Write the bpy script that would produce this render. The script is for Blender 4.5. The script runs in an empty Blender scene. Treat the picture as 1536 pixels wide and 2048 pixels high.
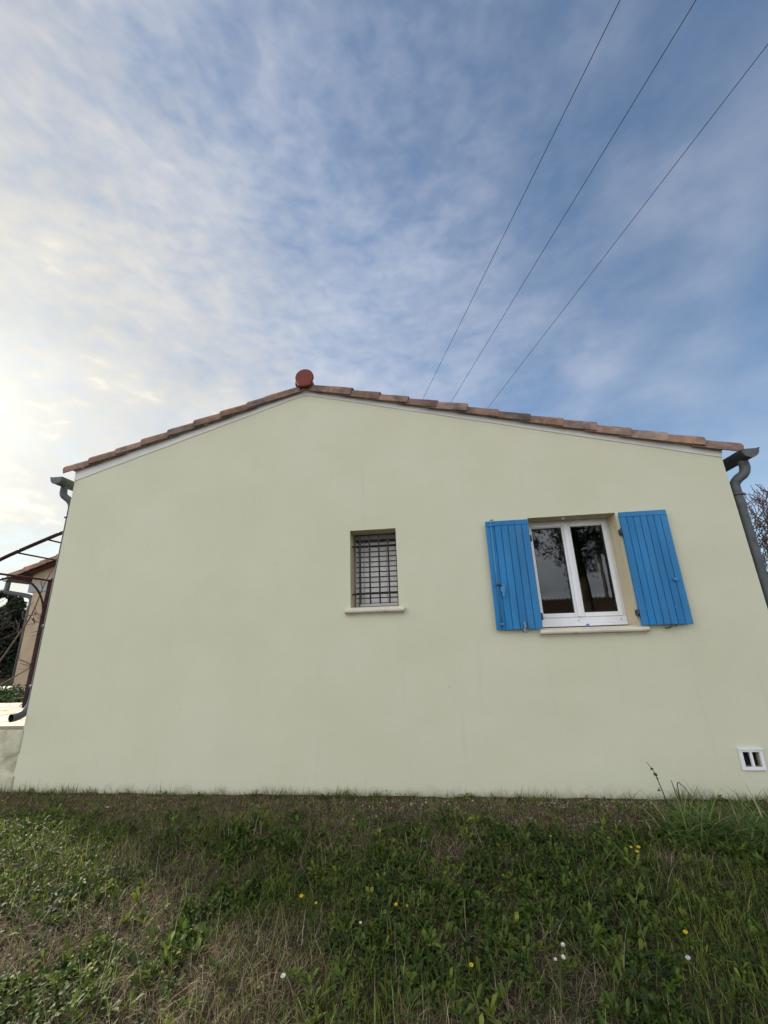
import bpy, bmesh, math, random
import numpy as np
from mathutils import Vector, Matrix
R = math.radians
random.seed(7)
rng = np.random.default_rng(11)
scene = bpy.context.scene
COL = scene.collection

# ------------------------------------------------------------------ camera
cam_d = bpy.data.cameras.new('camera'); cam = bpy.data.objects.new('camera', cam_d); COL.objects.link(cam)
cam_d.sensor_fit = 'HORIZONTAL'; cam_d.sensor_width = 36.0; cam_d.lens = 36.0 * 800 / 1536
cam_d.clip_start = 0.05; cam_d.clip_end = 3000
CR = Vector((0.99216969, 0.12072467, -0.03201346)); CU = Vector((0.06559345, -0.28553469, 0.95612104)); CF = Vector((-0.10628645, 0.95073419, 0.29121762))
CAM = Vector((0, -4.2, 1.41))
cam.matrix_world = Matrix(((CR.x, CU.x, -CF.x, CAM.x), (CR.y, CU.y, -CF.y, CAM.y), (CR.z, CU.z, -CF.z, CAM.z), (0, 0, 0, 1)))
scene.camera = cam

# ------------------------------------------------------------------ world, sun, exposure
SUN_AZ, SUN_EL = R(-62), R(23)           # azimuth from +Y towards +X
SUND = Vector((math.sin(SUN_AZ) * math.cos(SUN_EL), math.cos(SUN_AZ) * math.cos(SUN_EL), math.sin(SUN_EL)))
world = bpy.data.worlds.new('World'); scene.world = world; world.use_nodes = True

class NT:
    def __init__(s, nt): s.nt = nt; s.nt.nodes.clear()
    def n(s, t, **kw):
        nd = s.nt.nodes.new(t)
        for k, v in kw.items(): setattr(nd, k, v)
        return nd
    def set(s, inp, v):
        if hasattr(v, 'is_linked') or isinstance(v, bpy.types.NodeSocket): s.nt.links.new(v, inp)
        else: inp.default_value = v
    def math(s, op, a, b=0.0, c=None, clamp=False):
        nd = s.n('ShaderNodeMath', operation=op, use_clamp=clamp)
        s.set(nd.inputs[0], a); s.set(nd.inputs[1], b)
        if c is not None: s.set(nd.inputs[2], c)
        return nd.outputs[0]
    def vmath(s, op, a, b=(0, 0, 0)):
        nd = s.n('ShaderNodeVectorMath', operation=op); s.set(nd.inputs[0], a)
        if op == 'SCALE': s.set(nd.inputs['Scale'], b)
        else: s.set(nd.inputs[1], b)
        return nd.outputs['Value'] if op in ('DOT_PRODUCT', 'LENGTH') else nd.outputs[0]
    def noise(s, vec, scale, detail=3, rough=.5, dist=0.0):
        nd = s.n('ShaderNodeTexNoise'); 
        if vec is not None: s.set(nd.inputs['Vector'], vec)
        nd.inputs['Scale'].default_value = scale; nd.inputs['Detail'].default_value = detail
        nd.inputs['Roughness'].default_value = rough; nd.inputs['Distortion'].default_value = dist
        return nd.outputs['Fac']
    def rng(s, v, a, b, c=0.0, d=1.0, smooth=True):
        nd = s.n('ShaderNodeMapRange'); nd.interpolation_type = 'SMOOTHSTEP' if smooth else 'LINEAR'
        s.set(nd.inputs[0], v); s.set(nd.inputs[1], a); s.set(nd.inputs[2], b); s.set(nd.inputs[3], c); s.set(nd.inputs[4], d)
        return nd.outputs[0]
    def mix(s, f, a, b, blend='MIX'):
        nd = s.n('ShaderNodeMix', data_type='RGBA', blend_type=blend)
        s.set(nd.inputs[0], f); s.set(nd.inputs[6], a); s.set(nd.inputs[7], b)
        return nd.outputs[2]
    def mapping(s, vec, loc=(0, 0, 0), rot=(0, 0, 0), sc=(1, 1, 1)):
        nd = s.n('ShaderNodeMapping'); s.set(nd.inputs[0], vec)
        nd.inputs[1].default_value = loc; nd.inputs[2].default_value = rot; nd.inputs[3].default_value = sc
        return nd.outputs[0]

SKY_STRENGTH = 0.092
def build_world():
    w = NT(world.node_tree)
    sky = w.n('ShaderNodeTexSky', sky_type='NISHITA', sun_disc=False)
    sky.sun_elevation = SUN_EL; sky.sun_rotation = SUN_AZ % (2 * math.pi)
    sky.air_density = 1.0; sky.dust_density = 0.25; sky.ozone_density = 1.6
    d = w.n('ShaderNodeTexCoord').outputs['Generated']
    sep = w.n('ShaderNodeSeparateXYZ'); w.set(sep.inputs[0], d)
    x, y, z = sep.outputs
    zc = w.math('ADD', w.math('MAXIMUM', z, 0.0), 0.18)
    comb = w.n('ShaderNodeCombineXYZ'); w.set(comb.inputs[0], w.math('DIVIDE', x, zc)); w.set(comb.inputs[1], w.math('DIVIDE', y, zc))
    P = comb.outputs[0]
    s = w.vmath('DOT_PRODUCT', d, tuple(SUND))
    sp = w.math('MAXIMUM', s, 0.0)
    Q = w.vmath('MULTIPLY', d, (1.0, 1.0, 1.6))
    big = w.noise(w.mapping(P, BIG_OFF), BIG_SC, 2, .5, .2)
    mid = w.noise(w.mapping(Q, (0.4, 5.2, 1.3)), 5.0, 5, .52, .15)
    rip = w.noise(w.mapping(Q, (7.0, 2.0, 0.5), (R(10), R(25), 0), (1.0, 1.0, 1.5)), 21.0, 3, .5, .3)
    ripm = w.math('MULTIPLY', w.math('SUBTRACT', rip, .5), w.rng(s, 0.0, .85, .05, .32))
    c = w.math('ADD', w.math('MULTIPLY', big, BIG_W), w.math('MULTIPLY', mid, .30))
    c = w.math('ADD', c, ripm)
    c = w.math('ADD', c, w.math('ADD', w.math('MULTIPLY', sp, S_W), BIAS))
    c = w.math('ADD', c, w.math('MULTIPLY', w.rng(y, .15, -.75), .665))       # veil shaped into a closed white layer behind the viewer to light the wall
    c = w.math('ADD', c, w.rng(z, 0.62, 0.05, 0.0, LOWC))
    c = w.math('SUBTRACT', c, w.rng(z, .68, .93, 0.0, .09))
    cov = w.rng(c, C0, C1, 0.04, .97)
    glow = w.math('ADD', w.math('MULTIPLY', w.math('POWER', sp, 10.0), GLOW1), w.math('MULTIPLY', w.math('POWER', sp, 60.0), GLOW2))
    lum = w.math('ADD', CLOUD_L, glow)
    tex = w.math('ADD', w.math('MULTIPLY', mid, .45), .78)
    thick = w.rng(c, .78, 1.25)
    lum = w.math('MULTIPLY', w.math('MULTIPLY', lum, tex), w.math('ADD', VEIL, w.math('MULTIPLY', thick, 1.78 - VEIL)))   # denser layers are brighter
    tint = w.mix(w.rng(s, .62, 1.0), w.mix(thick, (.86 * VB, .905, 1.0, 1), (1.0, 1.0, .99, 1)), (1.0, .94, .80, 1))
    cc = w.vmath('SCALE', tint, lum)
    col = w.mix(cov, w.vmath('MULTIPLY', sky.outputs[0], SKY_TINT), cc)
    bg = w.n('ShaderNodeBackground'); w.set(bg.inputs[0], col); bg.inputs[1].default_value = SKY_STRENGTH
    out = w.n('ShaderNodeOutputWorld'); w.nt.links.new(bg.outputs[0], out.inputs[0])
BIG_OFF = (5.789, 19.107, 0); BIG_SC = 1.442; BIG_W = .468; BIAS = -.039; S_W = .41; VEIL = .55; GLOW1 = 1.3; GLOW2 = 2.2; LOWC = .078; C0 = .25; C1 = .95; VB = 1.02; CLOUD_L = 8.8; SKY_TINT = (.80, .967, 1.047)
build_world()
sun_d = bpy.data.lights.new('sun', 'SUN'); sun_d.energy = 5.0; sun_d.angle = R(8); sun_d.color = (1, .90, .74)
sun = bpy.data.objects.new('sun', sun_d); COL.objects.link(sun); sun.location = SUND * 60
sun.rotation_euler = SUND.to_track_quat('Z', 'Y').to_euler()
vs = scene.view_settings; vs.view_transform = 'Standard'; vs.look = 'None'; vs.gamma = 1; vs.exposure = 0.82; vs.use_curve_mapping = False
scene.cycles.use_denoising = True
scene.cycles.transparent_max_bounces = 16

# ------------------------------------------------------------------ materials
MATS = {}
def mat(name, col, rough=.7, var=.12, vscale=6.0, bump=0.0, bscale=60.0, metal=0.0, col2=None, stain=None, rand=0.0, spec=.5, transl=0.0, attr=None, vstretch=(1, 1, 1)):
    m = bpy.data.materials.new(name); m.use_nodes = True; w = NT(m.node_tree)
    pos = w.n('ShaderNodeNewGeometry').outputs['Position']
    pos = w.mapping(pos, sc=vstretch)
    b = w.n('ShaderNodeBsdfPrincipled'); out = w.n('ShaderNodeOutputMaterial')
    if attr:
        at = w.n('ShaderNodeAttribute'); at.attribute_name = attr; c = at.outputs['Color']
    else:
        n1 = w.noise(pos, vscale, 6, .6)
        a = tuple(v * (1 - var) for v in col) + (1,); bb = (tuple(min(1, v * (1 + var)) for v in col) if col2 is None else col2) + (1,)
        c = w.mix(w.rng(n1, .3, .7), a, bb)
    if stain:
        sc, ss, lo, hi = stain
        c = w.mix(w.math('MULTIPLY', w.rng(w.noise(pos, ss, 8, .65), lo, hi), .85), c, sc + (1,))
    if rand:
        oi = w.n('ShaderNodeObjectInfo').outputs['Random']
        hsv = w.n('ShaderNodeHueSaturation'); w.set(hsv.inputs['Color'], c)
        w.set(hsv.inputs['Value'], w.rng(oi, 0, 1, 1 - rand, 1 + rand, False))
        sr = min(.25, rand * .8); w.set(hsv.inputs['Saturation'], w.rng(w.math('FRACT', w.math('MULTIPLY', oi, 7.31)), 0, 1, 1 - sr, 1 + sr * .6, False)); c = hsv.outputs[0]
    w.set(b.inputs['Base Color'], c); b.inputs['Roughness'].default_value = rough; b.inputs['Metallic'].default_value = metal
    b.inputs['Specular IOR Level'].default_value = spec
    if bump:
        bp = w.n('ShaderNodeBump'); bp.inputs['Strength'].default_value = min(1, bump); bp.inputs['Distance'].default_value = .01
        h = w.math('ADD', w.noise(pos, bscale, 4, .6), w.math('MULTIPLY', w.noise(pos, bscale * .2, 3, .5), .8))
        w.set(bp.inputs['Height'], h); w.nt.links.new(bp.outputs[0], b.inputs['Normal'])
    sh = b.outputs[0]
    if transl:
        t = w.n('ShaderNodeBsdfTranslucent'); w.set(t.inputs[0], c)
        mx = w.n('ShaderNodeMixShader'); mx.inputs[0].default_value = transl
        w.nt.links.new(sh, mx.inputs[1]); w.nt.links.new(t.outputs[0], mx.inputs[2]); sh = mx.outputs[0]
    w.nt.links.new(sh, out.inputs[0]); MATS[name] = m
    return m

def wall_material():
    m = bpy.data.materials.new('wall_render'); m.use_nodes = True; w = NT(m.node_tree)
    pos = w.n('ShaderNodeNewGeometry').outputs['Position']
    b = w.n('ShaderNodeBsdfPrincipled'); out = w.n('ShaderNodeOutputMaterial')
    c = w.mix(w.rng(w.noise(pos, 1.1, 4, .55), .3, .7), (.565, .572, .432, 1), (.598, .604, .468, 1))
    c = w.mix(w.rng(w.noise(pos, 90, 3, .7), .35, .75, 0, .35), c, (.505, .508, .385, 1))
    streak = w.noise(w.mapping(pos, sc=(5.0, 1, .35)), 1.6, 5, .6)       # faint rain streaks
    c = w.mix(w.rng(streak, .58, .80, 0, .22), c, (.43, .44, .35, 1))
    spots = w.noise(pos, 14, 2, .5)
    c = w.mix(w.rng(spots, .735, .775, 0, .32), c, (.30, .31, .23, 1))
    sep = w.n('ShaderNodeSeparateXYZ'); w.set(sep.inputs[0], pos)
    base = w.math('ADD', sep.outputs[2], w.math('MULTIPLY', w.math('SUBTRACT', w.noise(pos, 5, 6, .7), .5), .5))
    c = w.mix(w.rng(base, .08, -.03, 0, .40), c, (.36, .335, .255, 1))       # splashed dirt at the foot
    w.set(b.inputs['Base Color'], c); b.inputs['Roughness'].default_value = .92; b.inputs['Specular IOR Level'].default_value = .25
    bp = w.n('ShaderNodeBump'); bp.inputs['Strength'].default_value = .32; bp.inputs['Distance'].default_value = .006
    h = w.math('ADD', w.noise(pos, 160, 3, .7), w.math('ADD', w.math('MULTIPLY', w.noise(pos, 22, 4, .6), 1.2), w.math('MULTIPLY', w.noise(pos, 2.5, 2, .5), 5.0)))
    w.set(bp.inputs['Height'], h); w.nt.links.new(bp.outputs[0], b.inputs['Normal'])
    w.nt.links.new(b.outputs[0], out.inputs[0]); MATS['wall_render'] = m
wall_material()
def glass_material():
    m = bpy.data.materials.new('window_glass'); m.use_nodes = True; w = NT(m.node_tree)
    out = w.n('ShaderNodeOutputMaterial'); fr = w.n('ShaderNodeFresnel'); fr.inputs[0].default_value = 1.5
    f = w.math('MULTIPLY', fr.outputs[0], 1.05, clamp=True)
    g = w.n('ShaderNodeBsdfGlossy'); g.inputs['Roughness'].default_value = 0.0; g.inputs[0].default_value = (.93, .96, 1, 1)
    pos = w.n('ShaderNodeNewGeometry').outputs['Position']
    bp = w.n('ShaderNodeBump'); bp.inputs['Strength'].default_value = .012; bp.inputs['Distance'].default_value = .02
    w.set(bp.inputs['Height'], w.noise(pos, 3.0, 1, .5)); w.nt.links.new(bp.outputs[0], g.inputs['Normal'])
    t = w.n('ShaderNodeBsdfTransparent'); t.inputs[0].default_value = (.62, .66, .66, 1)
    mx = w.n('ShaderNodeMixShader'); w.set(mx.inputs[0], f)
    w.nt.links.new(t.outputs[0], mx.inputs[1]); w.nt.links.new(g.outputs[0], mx.inputs[2]); w.nt.links.new(mx.outputs[0], out.inputs[0])
    MATS['glass'] = m
glass_material()
mat('reveal', (.56, .49, .33), .9, .08, 3.0, .25, 80, stain=((.40, .35, .24), 9, .60, .75))
mat('verge_white', (.62, .62, .60), .85, .06, 2.0, .2, 60, stain=((.44, .44, .42), 6, .60, .85))
mat('tile', (.245, .152, .114), .9, .28, 9.0, .5, 90, col2=(.32, .195, .145), stain=((.095, .082, .072), 5.0, .46, .66), rand=.30, spec=.25)
mat('tile_far', (.13, .085, .06), .95, .25, 6, .3, 40, spec=.1)
mat('ridge_red', (.175, .042, .032), .75, .12, 8.0, .3, 80, stain=((.09, .035, .03), 8, .58, .75), spec=.3)
mat('mortar', (.40, .37, .33), .95, .2, 20, .5, 70)
mat('zinc', (.095, .105, .112), .60, .16, 6.0, .1, 40, metal=.15, stain=((.06, .066, .07), 9, .5, .7), spec=.3)
mat('zinc_light', (.22, .235, .245), .55, .12, 9.0, .1, 40, metal=.2)
mat('shutter_blue', (.017, .172, .405), .6, .15, 6.0, .10, 50, vstretch=(1, 1, .18), stain=((.055, .205, .385), 9, .54, .80), rand=.025, spec=.35)
mat('shutter_metal', (.05, .22, .43), .5, .12, 20, .1, 60)
mat('hinge_dark', (.045, .055, .065), .6, .3, 30, .2, 90, metal=.3)
mat('pvc_white', (.72, .74, .77), .35, .03, 4.0, 0, stain=((.52, .52, .50), 8, .66, .9))
mat('gasket', (.02, .02, .022), .6, .1)  # also the black painted in for shade behind the blind and in the vent
mat('sill_stone', (.60, .55, .46), .85, .10, 8.0, .25, 90, stain=((.36, .33, .27), 12, .56, .74))
mat('iron_black', (.012, .012, .013), .55, .3, 30, .2, 90, metal=.2)
mat('blind_grey', (.54, .54, .535), .55, .08, 12.0, .05, 60, stain=((.27, .265, .26), 18, .55, .8), rand=.06)
mat('blind_box', (.17, .175, .18), .5, .1, 9)
mat('cord', (.22, .22, .22), .8, .2, 40)
mat('interior', (.10, .095, .09), .95, .1)
mat('roof_board', (.16, .11, .08), .9, .25, 12, .2, 40)
mat('terrace_tile', (.29, .24, .18), .7, .10, 5.0, .15, 60, rand=.06, stain=((.30, .25, .19), 7, .58, .8))
mat('rubble_render', (.47, .46, .34), .95, .16, 5.0, .7, 40, stain=((.30, .26, .18), 6, .52, .7))
mat('coping', (.48, .45, .40), .85, .1, 8, .2, 60)
mat('pillar_render', (.36, .28, .20), .92, .1, 4, .35, 70, stain=((.26, .19, .13), 5, .55, .75))
mat('brown_wood', (.075, .028, .022), .7, .3, 10, .2, 50, vstretch=(1, 1, .2))
mat('pergola_paint', (.035, .019, .021), .85, .25, 14, .15, 60, spec=.12)
mat('bark_grey', (.12, .09, .07), .9, .3, 20, .6, 60)
mat('bark_red', (.05, .028, .027), .9, .3, 20, .5, 60)
mat('bark_brown', (.13, .085, .055), .95, .3, 15, .8, 30)
mat('cable', (.02, .02, .024), .95, .1, spec=.05)
mat('pole_wood', (.20, .16, .12), .95, .25, 8, .4, 50, vstretch=(1, 1, .15))
mat('ceramic', (.30, .16, .09), .3, .1)
mat('plaster_far', (.62, .55, .42), .9, .08, 2, .2, 40)
mat('dark_green_leaf', (.03, .055, .02), .7, transl=.2, attr='Col', spec=.3)
mat('grass', (.06, .12, .03), .6, transl=.35, attr='Col', spec=.28)
mat('straw', (.3, .25, .15), .8, transl=.25, attr='Col', spec=.3)
mat('stem_green', (.10, .16, .05), .7, .2, 40)
mat('petal_yellow', (.80, .58, .02), .7, .08, 60, transl=.25)
mat('petal_white', (.78, .76, .70), .7, .05, 60, transl=.25)
mat('dead_stalk', (.045, .028, .024), .9, .3, 60)
mat('pebble', (.42, .38, .34), .9, attr='Col')
mat('blue_knob', (.10, .17, .40), .4, .1)

def soil_material():
    m = bpy.data.materials.new('soil'); m.use_nodes = True; w = NT(m.node_tree)
    pos = w.n('ShaderNodeNewGeometry').outputs['Position']
    b = w.n('ShaderNodeBsdfPrincipled'); out = w.n('ShaderNodeOutputMaterial')
    c = w.mix(w.rng(w.noise(pos, 9, 6, .65), .35, .7), (.028, .020, .014, 1), (.075, .055, .038, 1))
    c = w.mix(w.rng(w.noise(w.mapping(pos, sc=(1, .5, 1)), 120, 3, .7), .52, .75, 0, .8), c, (.20, .155, .105, 1))
    c = w.mix(w.rng(w.noise(pos, 2.3, 5, .6), .50, .70, 0, .6), c, (.045, .055, .022, 1))
    w.set(b.inputs['Base Color'], c); b.inputs['Roughness'].default_value = .97; b.inputs['Specular IOR Level'].default_value = .15
    bp = w.n('ShaderNodeBump'); bp.inputs['Strength'].default_value = .9; bp.inputs['Distance'].default_value = .02
    w.set(bp.inputs['Height'], w.noise(pos, 45, 6, .7)); w.nt.links.new(bp.outputs[0], b.inputs['Normal'])
    w.nt.links.new(b.outputs[0], out.inputs[0]); MATS['soil'] = m
soil_material()

# ------------------------------------------------------------------ mesh helpers
def wl(o):
    v = Vector((0, 0, 0))
    while o is not None: v = v + o.location; o = o.parent
    return v
def add(name, verts, faces, m, parent=None, smooth=False, mats=None, midx=None):
    off = wl(parent) if parent else Vector((0, 0, 0))
    me = bpy.data.meshes.new(name)
    me.from_pydata([(v[0] - off.x, v[1] - off.y, v[2] - off.z) for v in verts], [], faces)
    for mm in (mats or [m]): me.materials.append(MATS[mm])
    if midx: me.polygons.foreach_set('material_index', midx)
    if smooth: me.polygons.foreach_set('use_smooth', [True] * len(me.polygons))
    me.update()
    o = bpy.data.objects.new(name, me); COL.objects.link(o)
    if parent: o.parent = parent
    return o
def empty(name, loc, label=None, cat=None, group=None, parent=None):
    o = bpy.data.objects.new(name, None); COL.objects.link(o); o.empty_display_size = .2
    o.location = Vector(loc) - (wl(parent) if parent else Vector((0, 0, 0)))
    if parent: o.parent = parent
    tag(o, label, cat, group); return o
def tag(o, label=None, cat=None, group=None, kind=None):
    if label: o['label'] = label
    if cat: o['category'] = cat
    if group: o['group'] = group
    if kind: o['kind'] = kind
    return o
BOXF = [(0, 3, 2, 1), (4, 5, 6, 7), (0, 1, 5, 4), (1, 2, 6, 5), (2, 3, 7, 6), (3, 0, 4, 7)]
def boxv(x0, x1, y0, y1, z0, z1):
    return [(x0, y0, z0), (x1, y0, z0), (x1, y1, z0), (x0, y1, z0), (x0, y0, z1), (x1, y0, z1), (x1, y1, z1), (x0, y1, z1)]
def box(name, x0, x1, y0, y1, z0, z1, m, parent=None, bev=0.0, seg=2):
    o = add(name, boxv(x0, x1, y0, y1, z0, z1), BOXF, m, parent)
    if bev:
        bm = bmesh.new(); bm.from_mesh(o.data)
        bmesh.ops.bevel(bm, geom=list(bm.edges), offset=bev, segments=seg, affect='EDGES', profile=.5)
        bm.to_mesh(o.data); bm.free()
    return o
class MB:
    def __init__(s): s.v = []; s.f = []
    def box(s, *a):
        n = len(s.v); s.v += boxv(*a); s.f += [tuple(i + n for i in f) for f in BOXF]; return s
    def poly(s, vs):
        n = len(s.v); s.v += list(vs); s.f.append(tuple(range(n, n + len(vs)))); return s
    def tube(s, pts, rad, seg=8, cap=True):
        pts = [Vector(p) for p in pts]; n0 = len(s.v); N = len(pts)
        rr = rad if isinstance(rad, (list, tuple)) else [rad] * N
        up = None
        for i, p in enumerate(pts):
            t = (pts[min(i + 1, N - 1)] - pts[max(i - 1, 0)])
            if t.length < 1e-9: t = Vector((0, 0, 1))
            t.normalize()
            if up is None:
                a = Vector((0, 0, 1)) if abs(t.z) < .9 else Vector((0, 1, 0)); up = (a - t * a.dot(t)).normalized()
            else:
                up = up - t * up.dot(t); up = up.normalized() if up.length > 1e-6 else t.orthogonal().normalized()
            sd = t.cross(up)
            for k in range(seg):
                an = 2 * math.pi * k / seg
                s.v.append(tuple(p + up * math.cos(an) * rr[i] + sd * math.sin(an) * rr[i]))
        for i in range(N - 1):
            for k in range(seg):
                a = n0 + i * seg + k; b = n0 + i * seg + (k + 1) % seg
                s.f.append((a, b, b + seg, a + seg))
        if cap:
            s.f.append(tuple(n0 + k for k in reversed(range(seg)))); s.f.append(tuple(n0 + (N - 1) * seg + k for k in range(seg)))
        return s
    def build(s, name, m, parent=None, smooth=False): return add(name, s.v, s.f, m, parent, smooth)
def tube(name, pts, rad, m, parent=None, seg=10, cap=True): return MB().tube(pts, rad, seg, cap).build(name, m, parent, True)
def smooth_path(pts, n=6):
    P = [Vector(p) for p in pts]; out = []
    for i in range(len(P) - 1):
        p0 = P[max(i - 1, 0)]; p1 = P[i]; p2 = P[i + 1]; p3 = P[min(i + 2, len(P) - 1)]
        for k in range(n):
            t = k / n
            out.append(.5 * ((2 * p1) + (p2 - p0) * t + (2 * p0 - 5 * p1 + 4 * p2 - p3) * t * t + (3 * p1 - p0 - 3 * p2 + p3) * t ** 3))
    out.append(P[-1]); return out
# a smooth 2-D value noise in numpy, used for the terrain and the plant cover
_T = np.random.default_rng(5).random((256, 256))
def vnoise(x, y, sc=1.0, oct=3):
    x = np.asarray(x, float) * sc; y = np.asarray(y, float) * sc; r = 0; a = .5; tot = 0
    for o in range(oct):
        xi = np.floor(x).astype(int); yi = np.floor(y).astype(int); fx = x - xi; fy = y - yi
        fx = fx * fx * (3 - 2 * fx); fy = fy * fy * (3 - 2 * fy)
        g = lambda i, j: _T[(xi + i + 37 * o) & 255, (yi + j + 91 * o) & 255]
        r = r + a * ((g(0, 0) * (1 - fx) + g(1, 0) * fx) * (1 - fy) + (g(0, 1) * (1 - fx) + g(1, 1) * fx) * fy)
        tot += a; a *= .5; x = x * 2; y = y * 2
    return r / tot
def sstep(a, b, x):
    t = np.clip((np.asarray(x, float) - a) / (b - a), 0, 1); return t * t * (3 - 2 * t)
def gz(x, y):
    x = np.asarray(x, float); y = np.asarray(y, float)
    t = np.maximum(-0.40 - y, 0); t = np.where(t < .3, t * t / .6, t - .15)
    z = -0.085 * np.minimum(t, 15 + 0 * t)
    z = z + (vnoise(x, y, 1.7, 3) - .5) * .07 * sstep(0.0, -.5, y) + (vnoise(x + 9, y + 4, 9, 2) - .5) * .018
    z = z + .47 * sstep(.3, 1.4, y) * sstep(-4.1, -4.35, x)
    z = z + .016 * (vnoise(x + 31, y, 3.5, 3) - .35) * sstep(-.12, -.01, y) * sstep(.05, .0, y)
    return z - .005

# ------------------------------------------------------------------ ground
def build_ground():
    xs = np.unique(np.concatenate([np.linspace(-400, -20, 20), np.linspace(-20, -7, 27), np.linspace(-7, 6, 218), np.linspace(6, 25, 30), np.linspace(25, 400, 20)]))
    ys = np.unique(np.concatenate([np.linspace(-400, -20, 20), np.linspace(-20, -5, 31), np.linspace(-5, .3, 90), np.linspace(.3, 12, 30), np.linspace(12, 400, 20)]))
    X, Y = np.meshgrid(xs, ys); Z = gz(X, Y); nx, ny = len(xs), len(ys)
    V = np.stack([X, Y, Z], -1).reshape(-1, 3)
    F = [(j * nx + i, j * nx + i + 1, (j + 1) * nx + i + 1, (j + 1) * nx + i) for j in range(ny - 1) for i in range(nx - 1)]
    tag(add('ground', V.tolist(), F, 'soil', None, True), kind='structure')
build_ground()

# ------------------------------------------------------------------ the house
XL, XR, XA = -4.365, 3.068, -1.41          # left and right corners, ridge
DEPTH = 9.0
def deck(x): return 4.355 - (.285 * (XA - x) if x < XA else .2735 * (x - XA))
def band_bottom(x): return 4.283 - (.309 * (XA - x) if x < XA else .2765 * (x - XA))
house = empty('house', (0, 0, 0), 'single-storey house with pale green rendered gable wall and terracotta tiled roof', 'house')
SW = (-.853, -.350, 1.672, 2.505)            # small window opening
BW = (1.045, 1.917, 1.405, 2.525)            # large window opening
VT = (2.525, 2.665, .235, .355)              # air vent opening
def build_wall():
    xb = [XL, XA, SW[0], SW[1], BW[0], BW[1], VT[0], VT[1], XR]; zb = [-.35, VT[2], VT[3], BW[2], SW[2], SW[3], BW[3]]
    T = .36; v = []; f = []; mi = []; idx = {}
    def vi(p):
        k = tuple(round(c, 5) for c in p)
        if k not in idx: idx[k] = len(v); v.append(p)
        return idx[k]
    edges = {}
    polys = []
    for i in range(len(xb) - 1):
        x0, x1 = xb[i], xb[i + 1]; cx = (x0 + x1) / 2
        for j in range(len(zb)):
            z0 = zb[j]
            if j < len(zb) - 1:
                z1 = zb[j + 1]; cz = (z0 + z1) / 2
                if any(h[0] < cx < h[1] and h[2] < cz < h[3] for h in (SW, BW, VT)): continue
                polys.append([(x0, z0), (x1, z0), (x1, z1), (x0, z1)])
            else: polys.append([(x0, z0), (x1, z0), (x1, deck(x1) - .012), (x0, deck(x0) - .012)])
    for p in polys:
        f.append([vi((x, 0, z)) for x, z in p]); mi.append(0)
        f.append([vi((x, T, z)) for x, z in reversed(p)]); mi.append(2)
        for a, b in zip(p, p[1:] + p[:1]):
            k = (tuple(np.round(a, 5)), tuple(np.round(b, 5)))
            if (k[1], k[0]) in edges: edges.pop((k[1], k[0]))
            else: edges[k] = (a, b)
    for a, b in edges.values():
        f.append([vi((a[0], 0, a[1])), vi((a[0], T, a[1])), vi((b[0], T, b[1])), vi((b[0], 0, b[1]))])
        inside = XL + .01 < (a[0] + b[0]) / 2 < XR - .01 and -.3 < (a[1] + b[1]) / 2 < BW[3] + .01
        mi.append(1 if inside else 0)
    return add('gable_wall', v, f, 'wall_render', house, mats=['wall_render', 'reveal', 'interior'], midx=mi)
build_wall()
box('side_wall', XL, XL + .24, .361, DEPTH, -.35, 3.45, 'wall_render', house)
box('side_wall', XR - .24, XR, .361, DEPTH, -.35, 3.10, 'wall_render', house)
MB().poly([(XL, DEPTH, -.35), (XL, DEPTH, deck(XL) - .012), (XA, DEPTH, deck(XA) - .012), (XR, DEPTH, deck(XR) - .012), (XR, DEPTH, -.35)]).poly(
    [(XL, DEPTH + .2, -.35), (XR, DEPTH + .2, -.35), (XR, DEPTH + .2, deck(XR) - .012), (XA, DEPTH + .2, deck(XA) - .012), (XL, DEPTH + .2, deck(XL) - .012)]).build('back_wall', 'wall_render', house)
box('floor_slab', XL + .24, XR - .24, .36, DEPTH, .35, .45, 'interior', house)
def verge_band(xa, xb):
    o = MB(); y0, y1 = -.007, -.0005
    n = 14; pts = [xa + (xb - xa) * i / n for i in range(n + 1)]
    low = [band_bottom(x) + random.uniform(-.003, .003) for x in pts]; hi = [deck(x) - .008 for x in pts]
    for i in range(n):
        a, b = pts[i], pts[i + 1]
        o.poly([(a, y0, low[i]), (b, y0, low[i + 1]), (b, y0, hi[i + 1]), (a, y0, hi[i])])
        o.poly([(a, y1, low[i]), (b, y1, low[i + 1]), (b, y0, low[i + 1]), (a, y0, low[i])])
    for i in (0, n):
        o.poly([(pts[i], y0, low[i]), (pts[i], y1, low[i]), (pts[i], y1, hi[i]), (pts[i], y0, hi[i])])
    return o.build('verge_band', 'verge_white', house)
verge_band(XL - .004, XA); verge_band(XA, XR + .004)

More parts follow.
